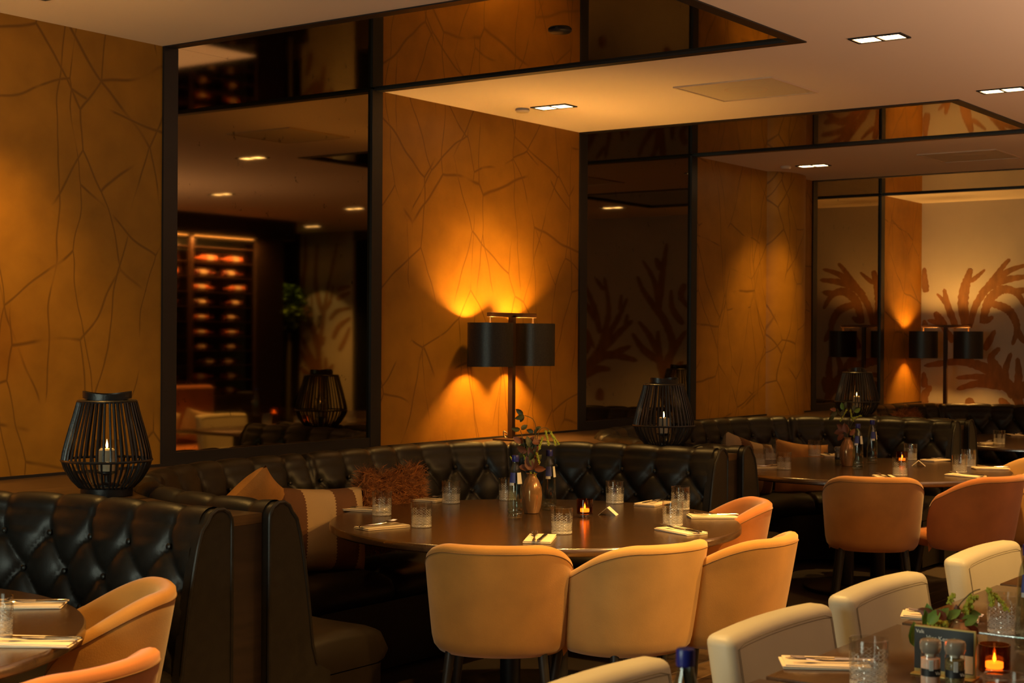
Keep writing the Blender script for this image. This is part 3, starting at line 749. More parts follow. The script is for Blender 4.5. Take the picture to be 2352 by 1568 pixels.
def rect_table(u0, label):
    t = thing('rectangular_table', label, 'dining table', wp(u0 + .41, 4.14, 0), PHI, 'small rectangular tables in a row')
    obj('tabletop', rbox(.83, .72, .030, .003, 2), TABLEWOOD, t, (0, 0, HT - .015))
    obj('pedestal_post', MB().box(-.04, .04, -.04, .04, .02, HT - .03), BLACK, t)
    obj('pedestal_base', rbox(.5, .45, .02, .004, 1), BLACK, t, (0, 0, .01))
    return t
RT = rect_table(-1.42, 'rectangular dark table with the salt and pepper mills and menu card')
for u0, lab in ((-.555, 'rectangular dark table behind the one with the menu card, with a tumbler'), (-2.285, 'rectangular dark table below the menu card table at the bottom right corner'), (-3.15, 'rectangular dark table at the bottom edge with the blue capped bottle'),
                (.31, 'rectangular dark table at the right edge beyond the bouquet'), (4.1, 'rectangular dark table reflected in the first mirror'), (4.95, 'rectangular dark table with tumblers reflected in the first mirror'), (5.8, 'rectangular dark table furthest along the row, seen in the mirror')):
    dup(RT, wp(u0 + .41, 4.14, 0), PHI, lab)

# ------------------------------------------------------------------ tub chairs
def tub_chair():
    t = thing('tub_chair', 'x', 'chair', (0, 0, 0), 0, 'nubuck tub chairs')
    A, B, NN, PM = .285, .280, 2.3, radians(103)
    def plan(ph, s, off):
        a, b = A * s - off, B * s - off
        x = a * math.copysign(abs(sin(ph)) ** (2 / NN), sin(ph)); y = -b * math.copysign(abs(cos(ph)) ** (2 / NN), cos(ph))
        return x, y
    def ztop(ph):
        q = abs(ph) / PM; q1 = max(0, (q - .30) / .70)
        z = .810 - .150 * q1 ** 1.9
        e = max(0, (q - .88) / .12); return z - .075 * (1 - sqrt(max(0, 1 - e * e)))
    rows = []; seam = []; K = 72
    for i in range(K + 1):
        ph = -PM + 2 * PM * i / K
        zt = ztop(ph); q = abs(ph) / PM; e = max(0, (q - .93) / .07); th = .058 * sqrt(max(.10, 1 - e * e))
        row = []
        def pt(off, z):
            f = max(0.0, (z - .38) / .42)
            x, y = plan(ph, .875 + .125 * min(1, f) ** .8, off); return (x, y - .045 * max(0, f), z)
        zb = .385 + .02 * e
        outer = [(.045, zb), (.018, zb + .006), (.004, zb + .028), (0, zb + .06)] + [(0, zb + .06 + (zt - .03 - zb - .06) * j / 8) for j in range(1, 9)]
        rim = [(.004, zt - .012), (.014, zt - .003), (.028, zt), (th - .012, zt - .004), (th - .002, zt - .016), (th + .002, zt - .04)]
        inner = [(th + .012, zt - .12), (th + .022, zt - .22), (th + .03, .46), (th + .03, .42), (.07, .39)]
        for off, z in outer + rim + inner: row.append(pt(off * (th / .058 if off > .02 else 1), min(z, zt)))
        rows.append(row); seam.append(pt(-.0008, zt - .030))
    obj('tub_shell', MB().loops(rows), TAN, t, ang=60)
    obj('seam', MB().tube(seam, .0016, 5), SEAM, t)
    rows = []
    for (sc, z) in ((.86, .39), (.97, .395), (1.0, .41), (1.0, .445), (.97, .465), (.88, .478), (.6, .487), (.2, .49)):
        rows.append([(.222 * sc * math.copysign(abs(cos(a)) ** .75, cos(a)), .03 + .245 * sc * math.copysign(abs(sin(a)) ** .75, sin(a)), z) for a in [2 * pi * k / 40 for k in range(40)]])
    obj('seat', MB().loops(rows), TAN, t, ang=60)
    for sx in (-1, 1):
        for sy in (-1, 1):
            obj('leg', MB().tube([(sx * .17, sy * .16, .40), (sx * .215, sy * .205, 0)], [.019, .012], 12), BLACK, t)
    obj('care_tag', MB().box(-.245, -.239, -.02, .004, .45, .475), BLACKBAND, t)
    return t
TC = None
def place_chair(c, th_deg, r, label, m, turn=0):
    global TC
    th = radians(th_deg); p = (c[0] + r * cos(th), c[1] + r * sin(th), 0); rz = th + pi / 2 + radians(turn)
    if TC is None:
        TC = tub_chair(); TC.location = p; TC.rotation_euler = (0, 0, rz); TC['label'] = label
        return
    dup(TC, p, rz, label, {'tan_nubuck': m})
place_chair(T1, -98.5, .96, 'tan nubuck tub chair at the front of the main round table', TAN, 3)
place_chair(T1, -71, .97, 'pale sand nubuck tub chair beside the tan one, back to the camera', SAND, 18)
place_chair(T1, -48, 1.02, 'caramel tub chair seen from its side, right of the sand chair', TAN, 13)
place_chair(T1, 25, .86, 'cognac tub chair behind the right edge of the main table', COGNAC, -25)
place_chair(T2, -100, .98, 'caramel tub chair with its back to us at the second table', CARAMEL, 0)
place_chair(T2, -68, .98, 'rust cognac tub chair at the right edge by the second table', COGNAC, 14)
place_chair(T2, 8, .90, 'tan tub chair tucked behind the second table', SAND, -10)
place_chair(T2, -38, 1.0, 'tan tub chair cut by the right edge, next to the second table', SAND, 10)
place_chair(T0, 31, .87, 'tan tub chair behind the left edge table', TAN, -18)
place_chair(T0, -26, 1.0, 'bright cognac tub chair at the bottom left corner', COGNAC, 0)

# ------------------------------------------------------------------ cream dining chairs
def cream_chair():
    t = thing('cream_dining_chair', 'x', 'chair', (0, 0, 0), 0, 'cream leather chairs in a row')
    bk = rbox(.62, .085, .43, .026, 4, 7)
    def f(x, y, z):
        z2 = z + .215; return (x * (1 - .02 * z2), y - .17 * z2 + .010 * (x / .3) ** 2, z2 - .007 * (x / .3) ** 2 * (z2 / .43))
    shift(bk, f)
    b = obj('backrest', bk, CREAM, t, (0, -.20, .385), ang=50)
    for xx in (.286, .279):
        pts = [f(-xx, .0431, -.19 + .37 * i / 10) for i in range(11)] + [f(-xx + 2 * xx * i / 14, .0431, .189 - (.286 - xx)) for i in range(1, 14)] + [f(xx, .0431, .18 - .37 * i / 10) for i in range(11)]
        obj('seam', MB().tube(pts, .0007, 5), CREAMSEAM, b)
    obj('seat', rbox(.59, .52, .12, .03, 3), CREAM, t, (0, .05, .43), ang=50)
    for sx in (-1, 1):
        for sy in (-.22, .27): obj('leg', MB().tube([(sx * .26, sy, .38), (sx * .27, sy * 1.04, 0)], [.02, .015], 8), BLACK, t)
    return t
CR = cream_chair(); CR.location = wp(-1.02, 3.86, 0); CR.rotation_euler = (0, 0, PHI + pi); CR['label'] = 'cream leather chair beside the table with the menu card'
for u, d, rz, lab in ((-.28, 3.86, PHI + pi, 'cream leather chair behind the menu card table, second in its row'), (.68, 3.86, PHI + pi, 'cream leather chair at the right edge above the bouquet'),
                      (-1.93, 3.86, PHI + pi, 'cream leather chair cut off by the bottom edge beside the blue capped bottle'),
                      (5.35, 5.0, PHI, 'ivory leather chair lit brightly in the first wall mirror'), (4.4, 3.50, PHI + pi, 'dim cream chair back seen low in the first wall mirror'), (3.6, 5.2, PHI, 'ivory leather chair seen beside the mirrored lantern')):
    dup(CR, wp(u, d, 0), rz, lab)

# ------------------------------------------------------------------ tableware
def tumbler_mesh():
    n, rows = 96, []
    prof = [(.040, 0), (.0435, .003)] + [(.0435 + .0022 * i / 30, .006 + .100 * i / 30) for i in range(31)]
    for i, (r, z) in enumerate(prof):
        row = []
        for j in range(n):
            a = 2 * pi * j / n; g = 0
            if .008 < z < .078:
                v1 = abs(((a * 12 / pi + z * 150) % 2) - 1); v2 = abs(((a * 12 / pi - z * 150) % 2) - 1)
                g = .0030 * min(1, max(0, (1 - max(v1, v2) * 1.0))) if z < .046 else .0026 * max(0, 1 - 2.2 * abs((((a * 8 / pi) % 2) - 1) - .5 - (z - .046) * 8))
                g = max(g, .0022 * max(0, 1 - 3.0 * min(v1, v2)))
            row.append(((r - g) * cos(a), (r - g) * sin(a), z))
        rows.append(row)
    for r, z in ((.0442, .108), (.0428, .107), (.0405, .05), (.039, .016), (.030, .013), (.001, .013)):
        rows.append([(r * cos(2 * pi * j / n), r * sin(2 * pi * j / n), z) for j in range(n)])
    return MB().loops(rows, True, (True, True)).mesh('drinking_glass', CUTGLASS, 25)
TUM = tumbler_mesh()
def tumbler(p, label, group='cut glass tumblers on the tables'):
    tag(obj('drinking_glass', TUM, None, None, (p.x, p.y, HT + .0005), (0, 0, random.random())), label, 'glass', group)
for (x, y), lab in zip([(877, 1185), (968, 1212), (1036, 1157), (1290, 1227), (1412, 1157), (1563, 1172), (1545, 1209), (1166, 1150)],
    ['cut glass tumbler by the napkin next to the striped cushion', 'cut glass tumbler standing alone, second from the left on the main table', 'cut glass tumbler before the rust fleece cushion', 'cut glass tumbler beside the square-on napkin at the table front', 'cut glass tumbler beyond the tent card', 'cut glass tumbler hidden partly behind another, right side of main table', 'cut glass tumbler in front of its twin, right side of main table', 'cut glass tumbler behind the near water bottle']):
    tumbler(at(x, y - 2, HT), lab)
for (x, y), lab in zip([(1742, 1071), (1768, 1057), (1801, 1079), (1871, 1048), (2067, 1093), (2091, 1057), (2204, 1086), (2225, 1072)],
    ['tumbler at the left edge of the second table', 'tumbler behind the leftmost one on the second table', 'tumbler third from left on the second table', 'tumbler before the beige cushion on the second table', 'tumbler in front of the glowing tealight on the second table', 'tumbler behind the tent card on the second table', 'front tumbler of the pair on the second table, right', 'rear tumbler of the pair on the second table, right']):
    tumbler(at(x, y - 1, HT), lab)
tumbler(at(2295, 1020, HT), 'tumbler on the far table before the fleece cushion')
tumbler(at(-10, 1462, HT), 'tumbler cut by the left edge of the picture')
for p, lab in ((Vector((.8385, 3.54, 0)), 'large looking tumbler before the salt and pepper mills'), (at(2305, 1453, HT), 'tumbler behind the bouquet at the lower right'), (Vector((1.035, 3.16, 0)), 'tumbler rim at the bottom right corner')):
    tumbler(p, lab)
ORDN = ['fourth', 'third', 'second', 'first']
for u, d in ((5.05, 4.35), (5.3, 4.2), (5.75, 4.35), (5.9, 4.1)): tumbler(wp(u, d), 'tumbler on the mirrored table row, ' + ORDN.pop(0) + ' from the candle side')

# napkins with knife and fork
nap_me = None
def napkin_mesh():
    mb = MB()
    for k, (z, sh, w) in enumerate(((0, 0, .11), (.0035, .004, .108), (.007, -.002, .109))):
        b = rbox(.215 - .004 * k, w, .0031, .0008, 1); shift(b, lambda x, y, zz: (x + sh, y + sh * .6, zz + z + .0018 + .0015 * sin(x * 14) * (k > 0)))
        mb.add(b, Matrix())
    return mb.mesh('napkin', PAPER)
def fork_mesh():
    mb = MB(); rows = []
    prof = [(-.105, .0055), (-.10, .0072), (-.07, .0060), (-.03, .0032), (.02, .0030), (.038, .006), (.05, .0118), (.066, .0125)]
    for x, w in prof:
        z = .004 + .010 * max(0, (x - .01) / .06) ** 1.5 * (1 if x < .06 else .9)
        rows.append([(x, -w, z), (x, w, z), (x, w * .8, z + .0022), (x, -w * .8, z + .0022)])
    mb.loops(rows)
    for i in range(4):
        y = -.0105 + .007 * i
        mb.tube([(.064, y, .0135), (.082, y, .0135), (.10, y, .017)], [.0019, .0017, .0010], 5)
    return mb.mesh('fork', STEEL)
def knife_mesh():
    mb = MB(); rows = []
    for x, w, h in [(-.108, .006, .003), (-.10, .0085, .0045), (-.06, .0075, .004), (-.02, .0065, .0035), (-.012, .008, .003)]:
        rows.append([(x, w * cos(a), .0045 + h * sin(a)) for a in [2 * pi * k / 10 for k in range(10)]])
    mb.loops(rows)
    rows = []
    for x, w in [(-.012, .007), (.03, .0095), (.075, .0100), (.098, .006), (.108, .001)]:
        rows.append([(x, -w, .004), (x, w * .7, .004), (x, w * .7, .0055), (x, -w, .0052)])
    mb.loops(rows); return mb.mesh('table_knife', STEEL)
NAP, FORK, KNIFE = napkin_mesh(), fork_mesh(), knife_mesh()
def setting(p, ang, where, flip=0):
    tag(obj('folded_napkin', NAP, None, None, (p.x, p.y, HT + .0005), (0, 0, ang)), 'folded cream paper napkin ' + where, 'napkin', 'folded napkins with cutlery')
    dx, dy = cos(ang), sin(ang)
    for me, nm, cat, off, tw in ((FORK, 'fork', 'fork', .020, .10), (KNIFE, 'table_knife', 'knife', -.012, -.03)):
        o = obj(nm, me, None, None, (p.x - dy * off - dx * .012, p.y + dx * off - dy * .012, HT + .0105), (0, 0, ang + tw))
        tag(o, ('steel fork' if nm == 'fork' else 'steel table knife') + ' lying on the napkin ' + where, cat, 'cutlery on napkins')
def radial(px, py, c, where, add=0):
    p = at(px, py, HT); setting(p, atan2(c.y - p.y, c.x - p.x) + add, where)
for (x, y), wh, add in (((832, 1172), 'beside the striped kilim cushion', 0), ((878, 1212), 'at the near left rim of the main table', .25), ((968, 1150), 'before the rust fleece cushion', .5), ((1240, 1240), 'at the front rim of the main table', -.15),
                   ((1500, 1158), 'at the far right of the main table', .2), ((1564, 1222), 'at the near right rim of the main table', -.45), ((1636, 1188), 'at the right end of the main table', -.12)):
    radial(x, y, T1, wh, add)
for (x, y), wh in (((1758, 1076), 'at the left rim of the second table'), ((1905, 1047), 'before the beige cushion on the second table'), ((2033, 1098), 'at the front of the second table'), ((2148, 1058), 'at the back of the second table'),
                   ((2218, 1094), 'at the near right of the second table'), ((2275, 1077), 'at the right end of the second table')):
    radial(x, y, T2, wh)
radial(2268, 1019, T3, 'on the far table by the end wall'); radial(2330, 1000, T3, 'at the back of the far table')
setting(at(62, 1392, HT), .12 + pi, 'at the far rim of the left edge table'); setting(at(80, 1478, HT), -.02 + pi, 'at the near rim of the left edge table')
setting(at(1895, 1528, HT), PHI + pi / 2 + .55, 'beside the large tumbler at the lower right'); setting(at(2160, 1419, HT), PHI + pi / 2 + .3, 'behind the bouquet at the lower right')

# bottles
def bottle():
    t = thing('water_bottle', 'x', 'bottle', (0, 0, 0), 0, 'water bottles with blue caps')
    prof = [(.028, 0), (.033, .003), (.0345, .012), (.0345, .022), (.0325, .026), (.0345, .030), (.0345, .040), (.033, .044), (.0345, .05), (.0335, .10), (.031, .15), (.027, .19), (.0215, .222), (.0150, .240), (.0135, .255), (.0135, .262)]
    inner = [(r - .0022, z) for r, z in reversed(prof[2:])]
    obj('glass_body', MB().lathe(prof + inner + [(.001, .008)], 40), BOTTLEGLASS, t)
    obj('screw_cap', MB().lathe([(.0150, .252), (.0158, .254), (.0158, .278), (.0145, .281), (.0, .281)], 28, caps=(True, False)), BLUECAP, t)
    def patch(a0, a1, z0, z1, r0, r1, m, nm):
        rows = [[(((r0 + (r1 - r0) * j / 3) + .0006) * cos(a0 + (a1 - a0) * i / 8), ((r0 + (r1 - r0) * j / 3) + .0006) * sin(a0 + (a1 - a0) * i / 8), z0 + (z1 - z0) * j / 3) for j in range(4)] for i in range(9)]
        obj(nm, MB().loops(rows, False), m, t)
    patch(-2.55, -1.55, .160, .205, .0302, .0248, BLUELABEL, 'blue_label'); patch(-2.5, -1.75, .148, .160, .0314, .0302, WHITELABEL, 'label_foot'); patch(-1.25, -.25, .155, .205, .0308, .0248, WHITELABEL, 'back_label')
    return t
BT = bottle(); p = at(1183, 1190, HT); BT.location = (p.x, p.y, HT + .0005); BT['label'] = 'clear water bottle with blue cap, nearer of the two on the main table'
for p, rz, lab in ((at(1261, 1171, HT), .35, 'clear water bottle with blue cap behind the vase on the main table'), (at(1970, 1076, HT), 0, 'clear water bottle beside the vase on the second table, nearer one'), (at(2003, 1063, HT), .5, 'clear water bottle behind its neighbour on the second table'),
               (Vector((.297, 2.56, 0)), .8, 'blue capped water bottle cut off by the bottom edge'), (Vector((1.335, 3.9, 0)), 0, 'water bottle with blue label cut by the right edge'), (wp(5.6, 4.2), .3, 'water bottle on the mirrored table row'), (wp(6.15, 5.6), .3, 'water bottle far off in the first mirror')):
    dup(BT, (p.x, p.y, HT + .0005), rz, lab)

# candle holders
def tealight():
    t = thing('tealight_holder', 'x', 'candle', (0, 0, 0), 0, 'amber glass tealight holders')
    obj('clear_foot', MB().lathe([(.034, 0), (.0365, .002), (.0365, .016), (.034, .0165)], 32), THIN, t)
    obj('amber_cup', MB().lathe([(.034, .017), (.0370, .020), (.0370, .082), (.0345, .082), (.0340, .024), (.0, .022)], 36, caps=(True, False)), AMBERGLASS, t)
    obj('tealight', MB().lathe([(.019, .025), (.0205, .027), (.0205, .039), (.019, .039), (.0, .0375)], 24, caps=(True, False)), WAXGLOW, t)
    obj('flame', MB().lathe([(.001, .040), (.0036, .044), (.0040, .048), (.0022, .056), (.0004, .062)], 14), TEAFLAME, t)
    return t
TL = tealight(); p = at(1343, 1188, HT); TL.location = (p.x, p.y, HT + .0005); TL['label'] = 'amber glass tealight burning on the main round table'
tl_pos = [(p, None)]
for p, lab in ((at(2072, 1066, HT), 'amber tealight glowing behind a tumbler on the second table'), (Vector((1.155, 3.61, 0)), 'amber glass tealight burning beside the menu card'), (wp(5.45, 4.25), 'amber tealight burning among tumblers in the first mirror'), (wp(6.3, 5.5), 'amber tealight far off in the first mirror')):
    dup(TL, (p.x, p.y, HT + .0005), 0, lab); tl_pos.append((p, lab))
for p, _ in tl_pos: light('POINT', 'tealight_glow', (p.x, p.y, HT + .050), .30, (1, .40, .08), shadow_soft_size=.003)

# tent cards
def tent():
    t = thing('tent_card', 'x', 'card', (0, 0, 0), 0, 'small white tent cards')
    for s in (-1, 1): 
        mb = MB(); rows = [[(0, 0, .030), (s * .030, 0, 0)], [(0, .05, .030), (s * .030, .05, 0)]]
        mb.v = [(0, -.030, .036), (s * .042, -.030, 0), (s * .042, .030, 0), (0, .030, .036), (0, -.030, .0350), (s * .041, -.030, 0), (s * .041, .030, 0), (0, .030, .0350)]
        mb.f = [(0, 1, 2, 3), (7, 6, 5, 4), (0, 4, 5, 1), (3, 2, 6, 7), (1, 5, 6, 2)]
        obj('card_leaf', mb, CARDM, t)
    mk = MB()
    for (x, y, r) in ((.006, -.012, .0014), (.012, .006, .0010), (.016, -.004, .0009), (.020, .008, .0009), (.024, -.006, .0009)): mk.box(x - r, x + r, y - r, y + r, .0358 - x * .857 - .0003, .0360 - x * .857 + .0006)
    obj('print_marks', mk, INK, t); return t
TN = tent(); p = at(1397, 1182, HT); TN.location = (p.x, p.y, HT + .0005); TN.rotation_euler = (0, 0, -.25); TN['label'] = 'small folded white tent card beside the tealight on the main table'
p = at(2110, 1070, HT); dup(TN, (p.x, p.y, HT + .0005), -.25, 'small folded white tent card on the second table')

# ------------------------------------------------------------------ bouquets
def leaf_mb(L, W, curl=.25, fold=.15):
    mb = MB(); rows = []; n = 7
    for i in range(n + 1):
        f = i / n; w = W * (sin(pi * min(1, f ** .8)) ** .8) * (1 + .05 * ((i % 2) * 2 - 1)) if 0 < i < n else .0006
        z = -curl * L * f * f
        rows.append([(L * f, -w, z + fold * w), (L * f, -w * .5, z + fold * w * .4), (L * f, 0, z), (L * f, w * .5, z + fold * w * .4), (L * f, w, z + fold * w)])
    return mb.loops(rows, False)
LEAF = {k: leaf_mb(1, .30, .22, .3).mesh('leaf', m, 80) for k, m in (('g', GREEN), ('r', REDLEAF), ('o', OLIVE))}
def tassel_mb(pts, r):
    mb = MB(); p = catmull(pts, 5)
    mb.tube(p, r * .45, 5)
    for q in p:
        for k in range(5):
            a = random.random() * 2 * pi; rr = r * random.uniform(.45, .95)
            mb.sphere((q.x + rr * cos(a), q.y + rr * sin(a), q.z + random.uniform(-.005, .005)), r * .42, None, None, 5, 3)
    return mb
def bouquet(loc, label, spec, vase=True, sc=.000357, vsc=(1.17, 1.17, .97)):
    t = thing('flower_vase', label, 'flower vase', loc, 0, 'vases of foliage on the tables')
    if vase:
        prof = [(.026, 0), (.029, .002), (.036, .03), (.0405, .065), (.0415, .09), (.038, .125), (.028, .155), (.019, .172), (.0175, .180), (.022, .188)]
        vs = obj('vase_body', MB().lathe(prof + [(r - .002, z) for r, z in reversed(prof[1:])] + [(.001, .004)], 40), VASEGLASS, t); vs.scale = vsc
    for s in spec['stems']:
        obj('stem', MB().tube(catmull([(x * sc, random.uniform(-.012, .012), z * sc) for x, z in s], 5), .0016, 5), STEM, t)
    for (x, z, L, ang, k) in spec['leaves']:
        o = obj('leaf', LEAF[k], None, t, (x * sc, random.uniform(-.03, .03), z * sc))
        o.scale = (L * sc,) * 3; o.rotation_euler = (random.uniform(.9, 1.9), -radians(ang), random.uniform(-.5, .5))
    for pts, r in spec['tassels']:
        y = random.uniform(-.02, .02)
        obj('tassel', tassel_mb([(x * sc, y, z * sc) for x, z in pts], r), LIME, t)
    return t
cx0, cz0 = 500, 1405
def cv(l): return [(x - cx0, cz0 - z) for x, z in l]
spec = {'stems': [cv(s) for s in ([(510, 900), (540, 480), (545, 300), (505, 195), (400, 150)], [(480, 900), (390, 500), (350, 340)], [(520, 900), (570, 430), (620, 320), (690, 315), (740, 370)], [(500, 900), (600, 560), (640, 430)], [(495, 900), (440, 640), (400, 560)])],
        'leaves': [(x - cx0, cz0 - z, L, a, k) for x, z, L, a, k in [(395, 150, 130, 205, 'o'), (385, 140, 120, 150, 'o'), (390, 150, 110, 240, 'o'), (345, 330, 120, 175, 'o'), (360, 340, 110, 40, 'o'), (520, 370, 100, 165, 'o'), (530, 390, 100, 60, 'o'), (545, 330, 80, 20, 'o'),
                   (400, 500, 130, 160, 'r'), (460, 520, 120, 60, 'r'), (500, 500, 130, 10, 'r'), (440, 610, 170, 165, 'r'), (440, 560, 150, 130, 'o'), (450, 620, 150, 70, 'o'), (480, 600, 150, 20, 'o'), (440, 600, 140, 230, 'o'),
                   (500, 850, 200, 80, 'r'), (490, 850, 190, 110, 'r'), (520, 840, 160, 60, 'r'), (480, 850, 130, 150, 'r'), (530, 850, 120, 10, 'r'), (540, 640, 120, 90, 'r'), (545, 560, 100, 110, 'o'), (520, 760, 150, 45, 'o'), (430, 540, 140, 200, 'o'), (470, 560, 150, 100, 'o'), (450, 640, 150, 190, 'o'), (500, 640, 140, 40, 'r'), (520, 700, 160, 120, 'r'), (480, 720, 160, 70, 'o'), (560, 520, 110, 30, 'r'), (350, 500, 120, 140, 'r'), (500, 800, 170, 95, 'o'), (530, 820, 150, -10, 'r'), (470, 830, 150, 170, 'r')]],
        'tassels': [(cv(l), r) for l, r in (([(670, 350), (690, 420), (710, 520)], .0062), ([(720, 345), (770, 430), (800, 520)], .0062), ([(740, 370), (800, 450), (845, 520)], .0060), ([(635, 430), (610, 500), (595, 580)], .0055), ([(555, 630), (580, 700), (595, 765)], .0052), ([(385, 640), (410, 710), (435, 780)], .0050), ([(485, 880), (480, 980), (465, 1070)], .0050), ([(535, 890), (560, 980), (578, 1060)], .0048), ([(225, 690), (255, 730)], .004))]}
p = at(1221, 1178, HT); bouquet((p.x, p.y, HT + .0005), 'copper glass vase of russet leaves and lime tassels on the main table', spec)
spec2 = {'stems': [[(0, 500), (-40, 750), (-180, 960)], [(0, 500), (30, 800), (120, 980)], [(0, 500), (-60, 800), (-80, 1010)], [(0, 500), (80, 760), (230, 900)]],
         'leaves': [(-180, 950, 140, 200, 'o'), (-190, 960, 130, 130, 'o'), (-260, 900, 130, 230, 'o'), (-120, 900, 120, 60, 'o'), (-80, 1010, 150, 60, 'o'), (-70, 1000, 140, 110, 'g'), (120, 980, 120, 80, 'o'), (120, 970, 150, 20, 'g'), (-40, 640, 190, 150, 'r'), (-40, 620, 190, 190, 'r'), (-30, 600, 180, 110, 'r'), (0, 560, 180, 80, 'r'), (20, 560, 160, 40, 'r'), (-60, 560, 170, 220, 'r'), (-220, 1000, 120, 170, 'r')],
         'tassels': [([(-130, 800), (-60, 920), (-10, 1010)], .006), ([(100, 800), (70, 900), (50, 1000)], .006), ([(90, 850), (170, 880), (240, 900)], .006), ([(150, 700), (190, 640), (200, 560)], .006), ([(60, 640), (110, 600), (130, 520)], .006)]}
p = at(1946, 1070, HT); bouquet((p.x, p.y, HT + .0005), 'copper glass vase of russet leaves on the second table', spec2)
sp = .00107 / 5.85      # one crop pixel at the lower right bouquet
bx, bz = 1350, 1330
def c6(l): return [(x - bx, bz - z) for x, z in l]
spec3 = {'stems': [c6(s) for s in ([(1350, 900), (1330, 600), (1480, 360), (1640, 310)], [(1350, 900), (1250, 800), (1000, 760)], [(1350, 900), (1600, 900)])],
         'leaves': [(x - bx, bz - z, L, a, k) for x, z, L, a, k in [(840, 780, 240, 55, 'g'), (900, 790, 230, 70, 'g'), (700, 1060, 330, 84, 'g'), (690, 1050, 300, 75, 'g'), (1350, 760, 260, 25, 'g'), (1370, 770, 240, 10, 'g'), (1420, 860, 260, -50, 'g'), (1440, 870, 250, -62, 'g'), (1120, 760, 190, 30, 'o'), (1100, 800, 220, 10, 'g'), (1280, 770, 200, 120, 'o'), (1300, 770, 180, 60, 'r'), (1300, 790, 200, -20, 'r'), (1400, 800, 250, -25, 'r'), (1000, 640, 230, 170, 'r'), (1010, 640, 140, 220, 'r'), (1330, 640, 120, 100, 'r'), (1180, 820, 160, 160, 'g'), (900, 760, 260, 60, 'g'), (950, 720, 220, 100, 'g'), (1060, 720, 220, 55, 'g'), (1180, 700, 220, 40, 'g'), (1420, 700, 270, 15, 'g'), (1400, 720, 240, -18, 'g'), (1450, 800, 270, -58, 'g'), (1330, 720, 200, 75, 'r'), (1120, 700, 190, 130, 'r')]],
         'tassels': [(c6(l), r) for l, r in (([(1560, 420), (1500, 560), (1440, 670)], .0125), ([(1710, 290), (1750, 400), (1760, 510)], .0075), ([(1810, 370), (1890, 450), (1975, 560)], .0075), ([(1290, 400), (1260, 440), (1240, 490)], .0075), ([(960, 740), (1040, 770), (1130, 760)], .0115))]}
bouquet((1.115, 3.76, HT + .0005), 'small vase of green leaves and lime tassels behind the menu card', spec3, True, sp, (.95, .95, .62))

# ------------------------------------------------------------------ mills and menu card
def text(s, size, m, parent, loc, rot):
    cu = bpy.data.curves.new('lettering', 'FONT'); cu.body = s; cu.size = size; cu.extrude = .0002; cu.align_x = 'CENTER'; cu.materials.append(m)
    tmp = bpy.data.objects.new('lettering', cu); me = bpy.data.meshes.new_from_object(tmp); bpy.data.objects.remove(tmp)
    me.materials.clear(); me.materials.append(m)
    o = bpy.data.objects.new('lettering', me); C.objects.link(o); o.parent = parent; o.location = loc; o.rotation_euler = rot; return o
MC = thing('menu_card', 'black menu card in a gold stand behind the mills', 'menu', (1.043, 3.63, HT + .0005), -.62)
obj('gold_stand', rbox(.150, .006, .116, .001, 1), GOLDSTAND, MC, (0, .0, .058)); obj('stand_foot', rbox(.150, .06, .004, .001, 1), GOLDSTAND, MC, (0, .0, .002))
obj('black_card', MB().box(-.074, .070, -.0048, -.003, .012, .112), MENUBLACK, MC)
obj('food_print', MB().box(.034, .0695, -.0053, -.0048, .014, .056), FOOD, MC)
text('Valk', .0120, WHITETEXT, MC, (-.060, -.0051, .098), (pi / 2, 0, 0)); text('Vier Kerst bij', .0150, WHITETEXT, MC, (-.004, -.0051, .084), (pi / 2, 0, 0))
def mill(fill, lab, p):
    t = thing('spice_mill', lab, 'spice mill', (p[0], p[1], HT + .0005), .1, 'glass spice mills')
    obj('filling', MB().lathe([(.0205, .003), (.0215, .006), (.0215, .090), (.012, .094)], 24), fill, t)
    obj('glass_body', MB().lathe([(.021, 0), (.0225, .003), (.0225, .098), (.0205, .106)], 32, caps=(True, False)), THIN, t)
    obj('grinder_head', MB().lathe([(.0205, .106), (.0215, .108), (.0225, .113), (.0240, .117), (.0245, .122), (.0245, .136), (.0225, .143), (.015, .146), (.0, .146)], 32, caps=(True, False)), MILLPLASTIC, t)
    obj('grinder_core', MB().lathe([(.012, .096), (.014, .12), (.014, .134), (.008, .138)], 16), PLASTIC, t)
    rows = [[(.0229 * cos(a), .0229 * sin(a), z) for z in (.040, .062)] for a in [-pi * .98 + pi * .95 * i / 20 for i in range(21)]]
    bd = obj('label_band', MB().loops(rows, False), BLACKBAND, t)
    rows = [[(.0232 * cos(a), .0232 * sin(a), z) for z in (.058, .088)] for a in [-pi * .66 + .42 * i / 5 for i in range(6)]]
    bc = obj('barcode_label', MB().loops(rows, False), WHITELABEL, t)
    br = MB()
    for k in range(9):
        z = .060 + .0030 * k
        n = len(br.v); br.v += [(.0235 * cos(-pi * .66 + .06 + .30 * i), .0235 * sin(-pi * .66 + .06 + .30 * i), zz) for i in (0, .5, 1) for zz in (z, z + .0012)]; br.f += [(n, n + 2, n + 3, n + 1), (n + 2, n + 4, n + 5, n + 3)]
    obj('barcode_bars', br, INK, bc)
    t.scale = (1, 1, .79)
    text('Va', .013, WHITETEXT, bd, (.009, -.0222, .046), (pi / 2, 0, .35))
    return t
mill(SALT, 'clear spice mill filled with pink salt before the menu card', (.972, 3.50)); mill(PEPPER, 'clear spice mill filled with mixed peppercorns before the menu card', (1.024, 3.485))
p = at(1925, 1066, HT); mill(PEPPER, 'small clear pepper mill on the second table beside the vase', (p.x, p.y))

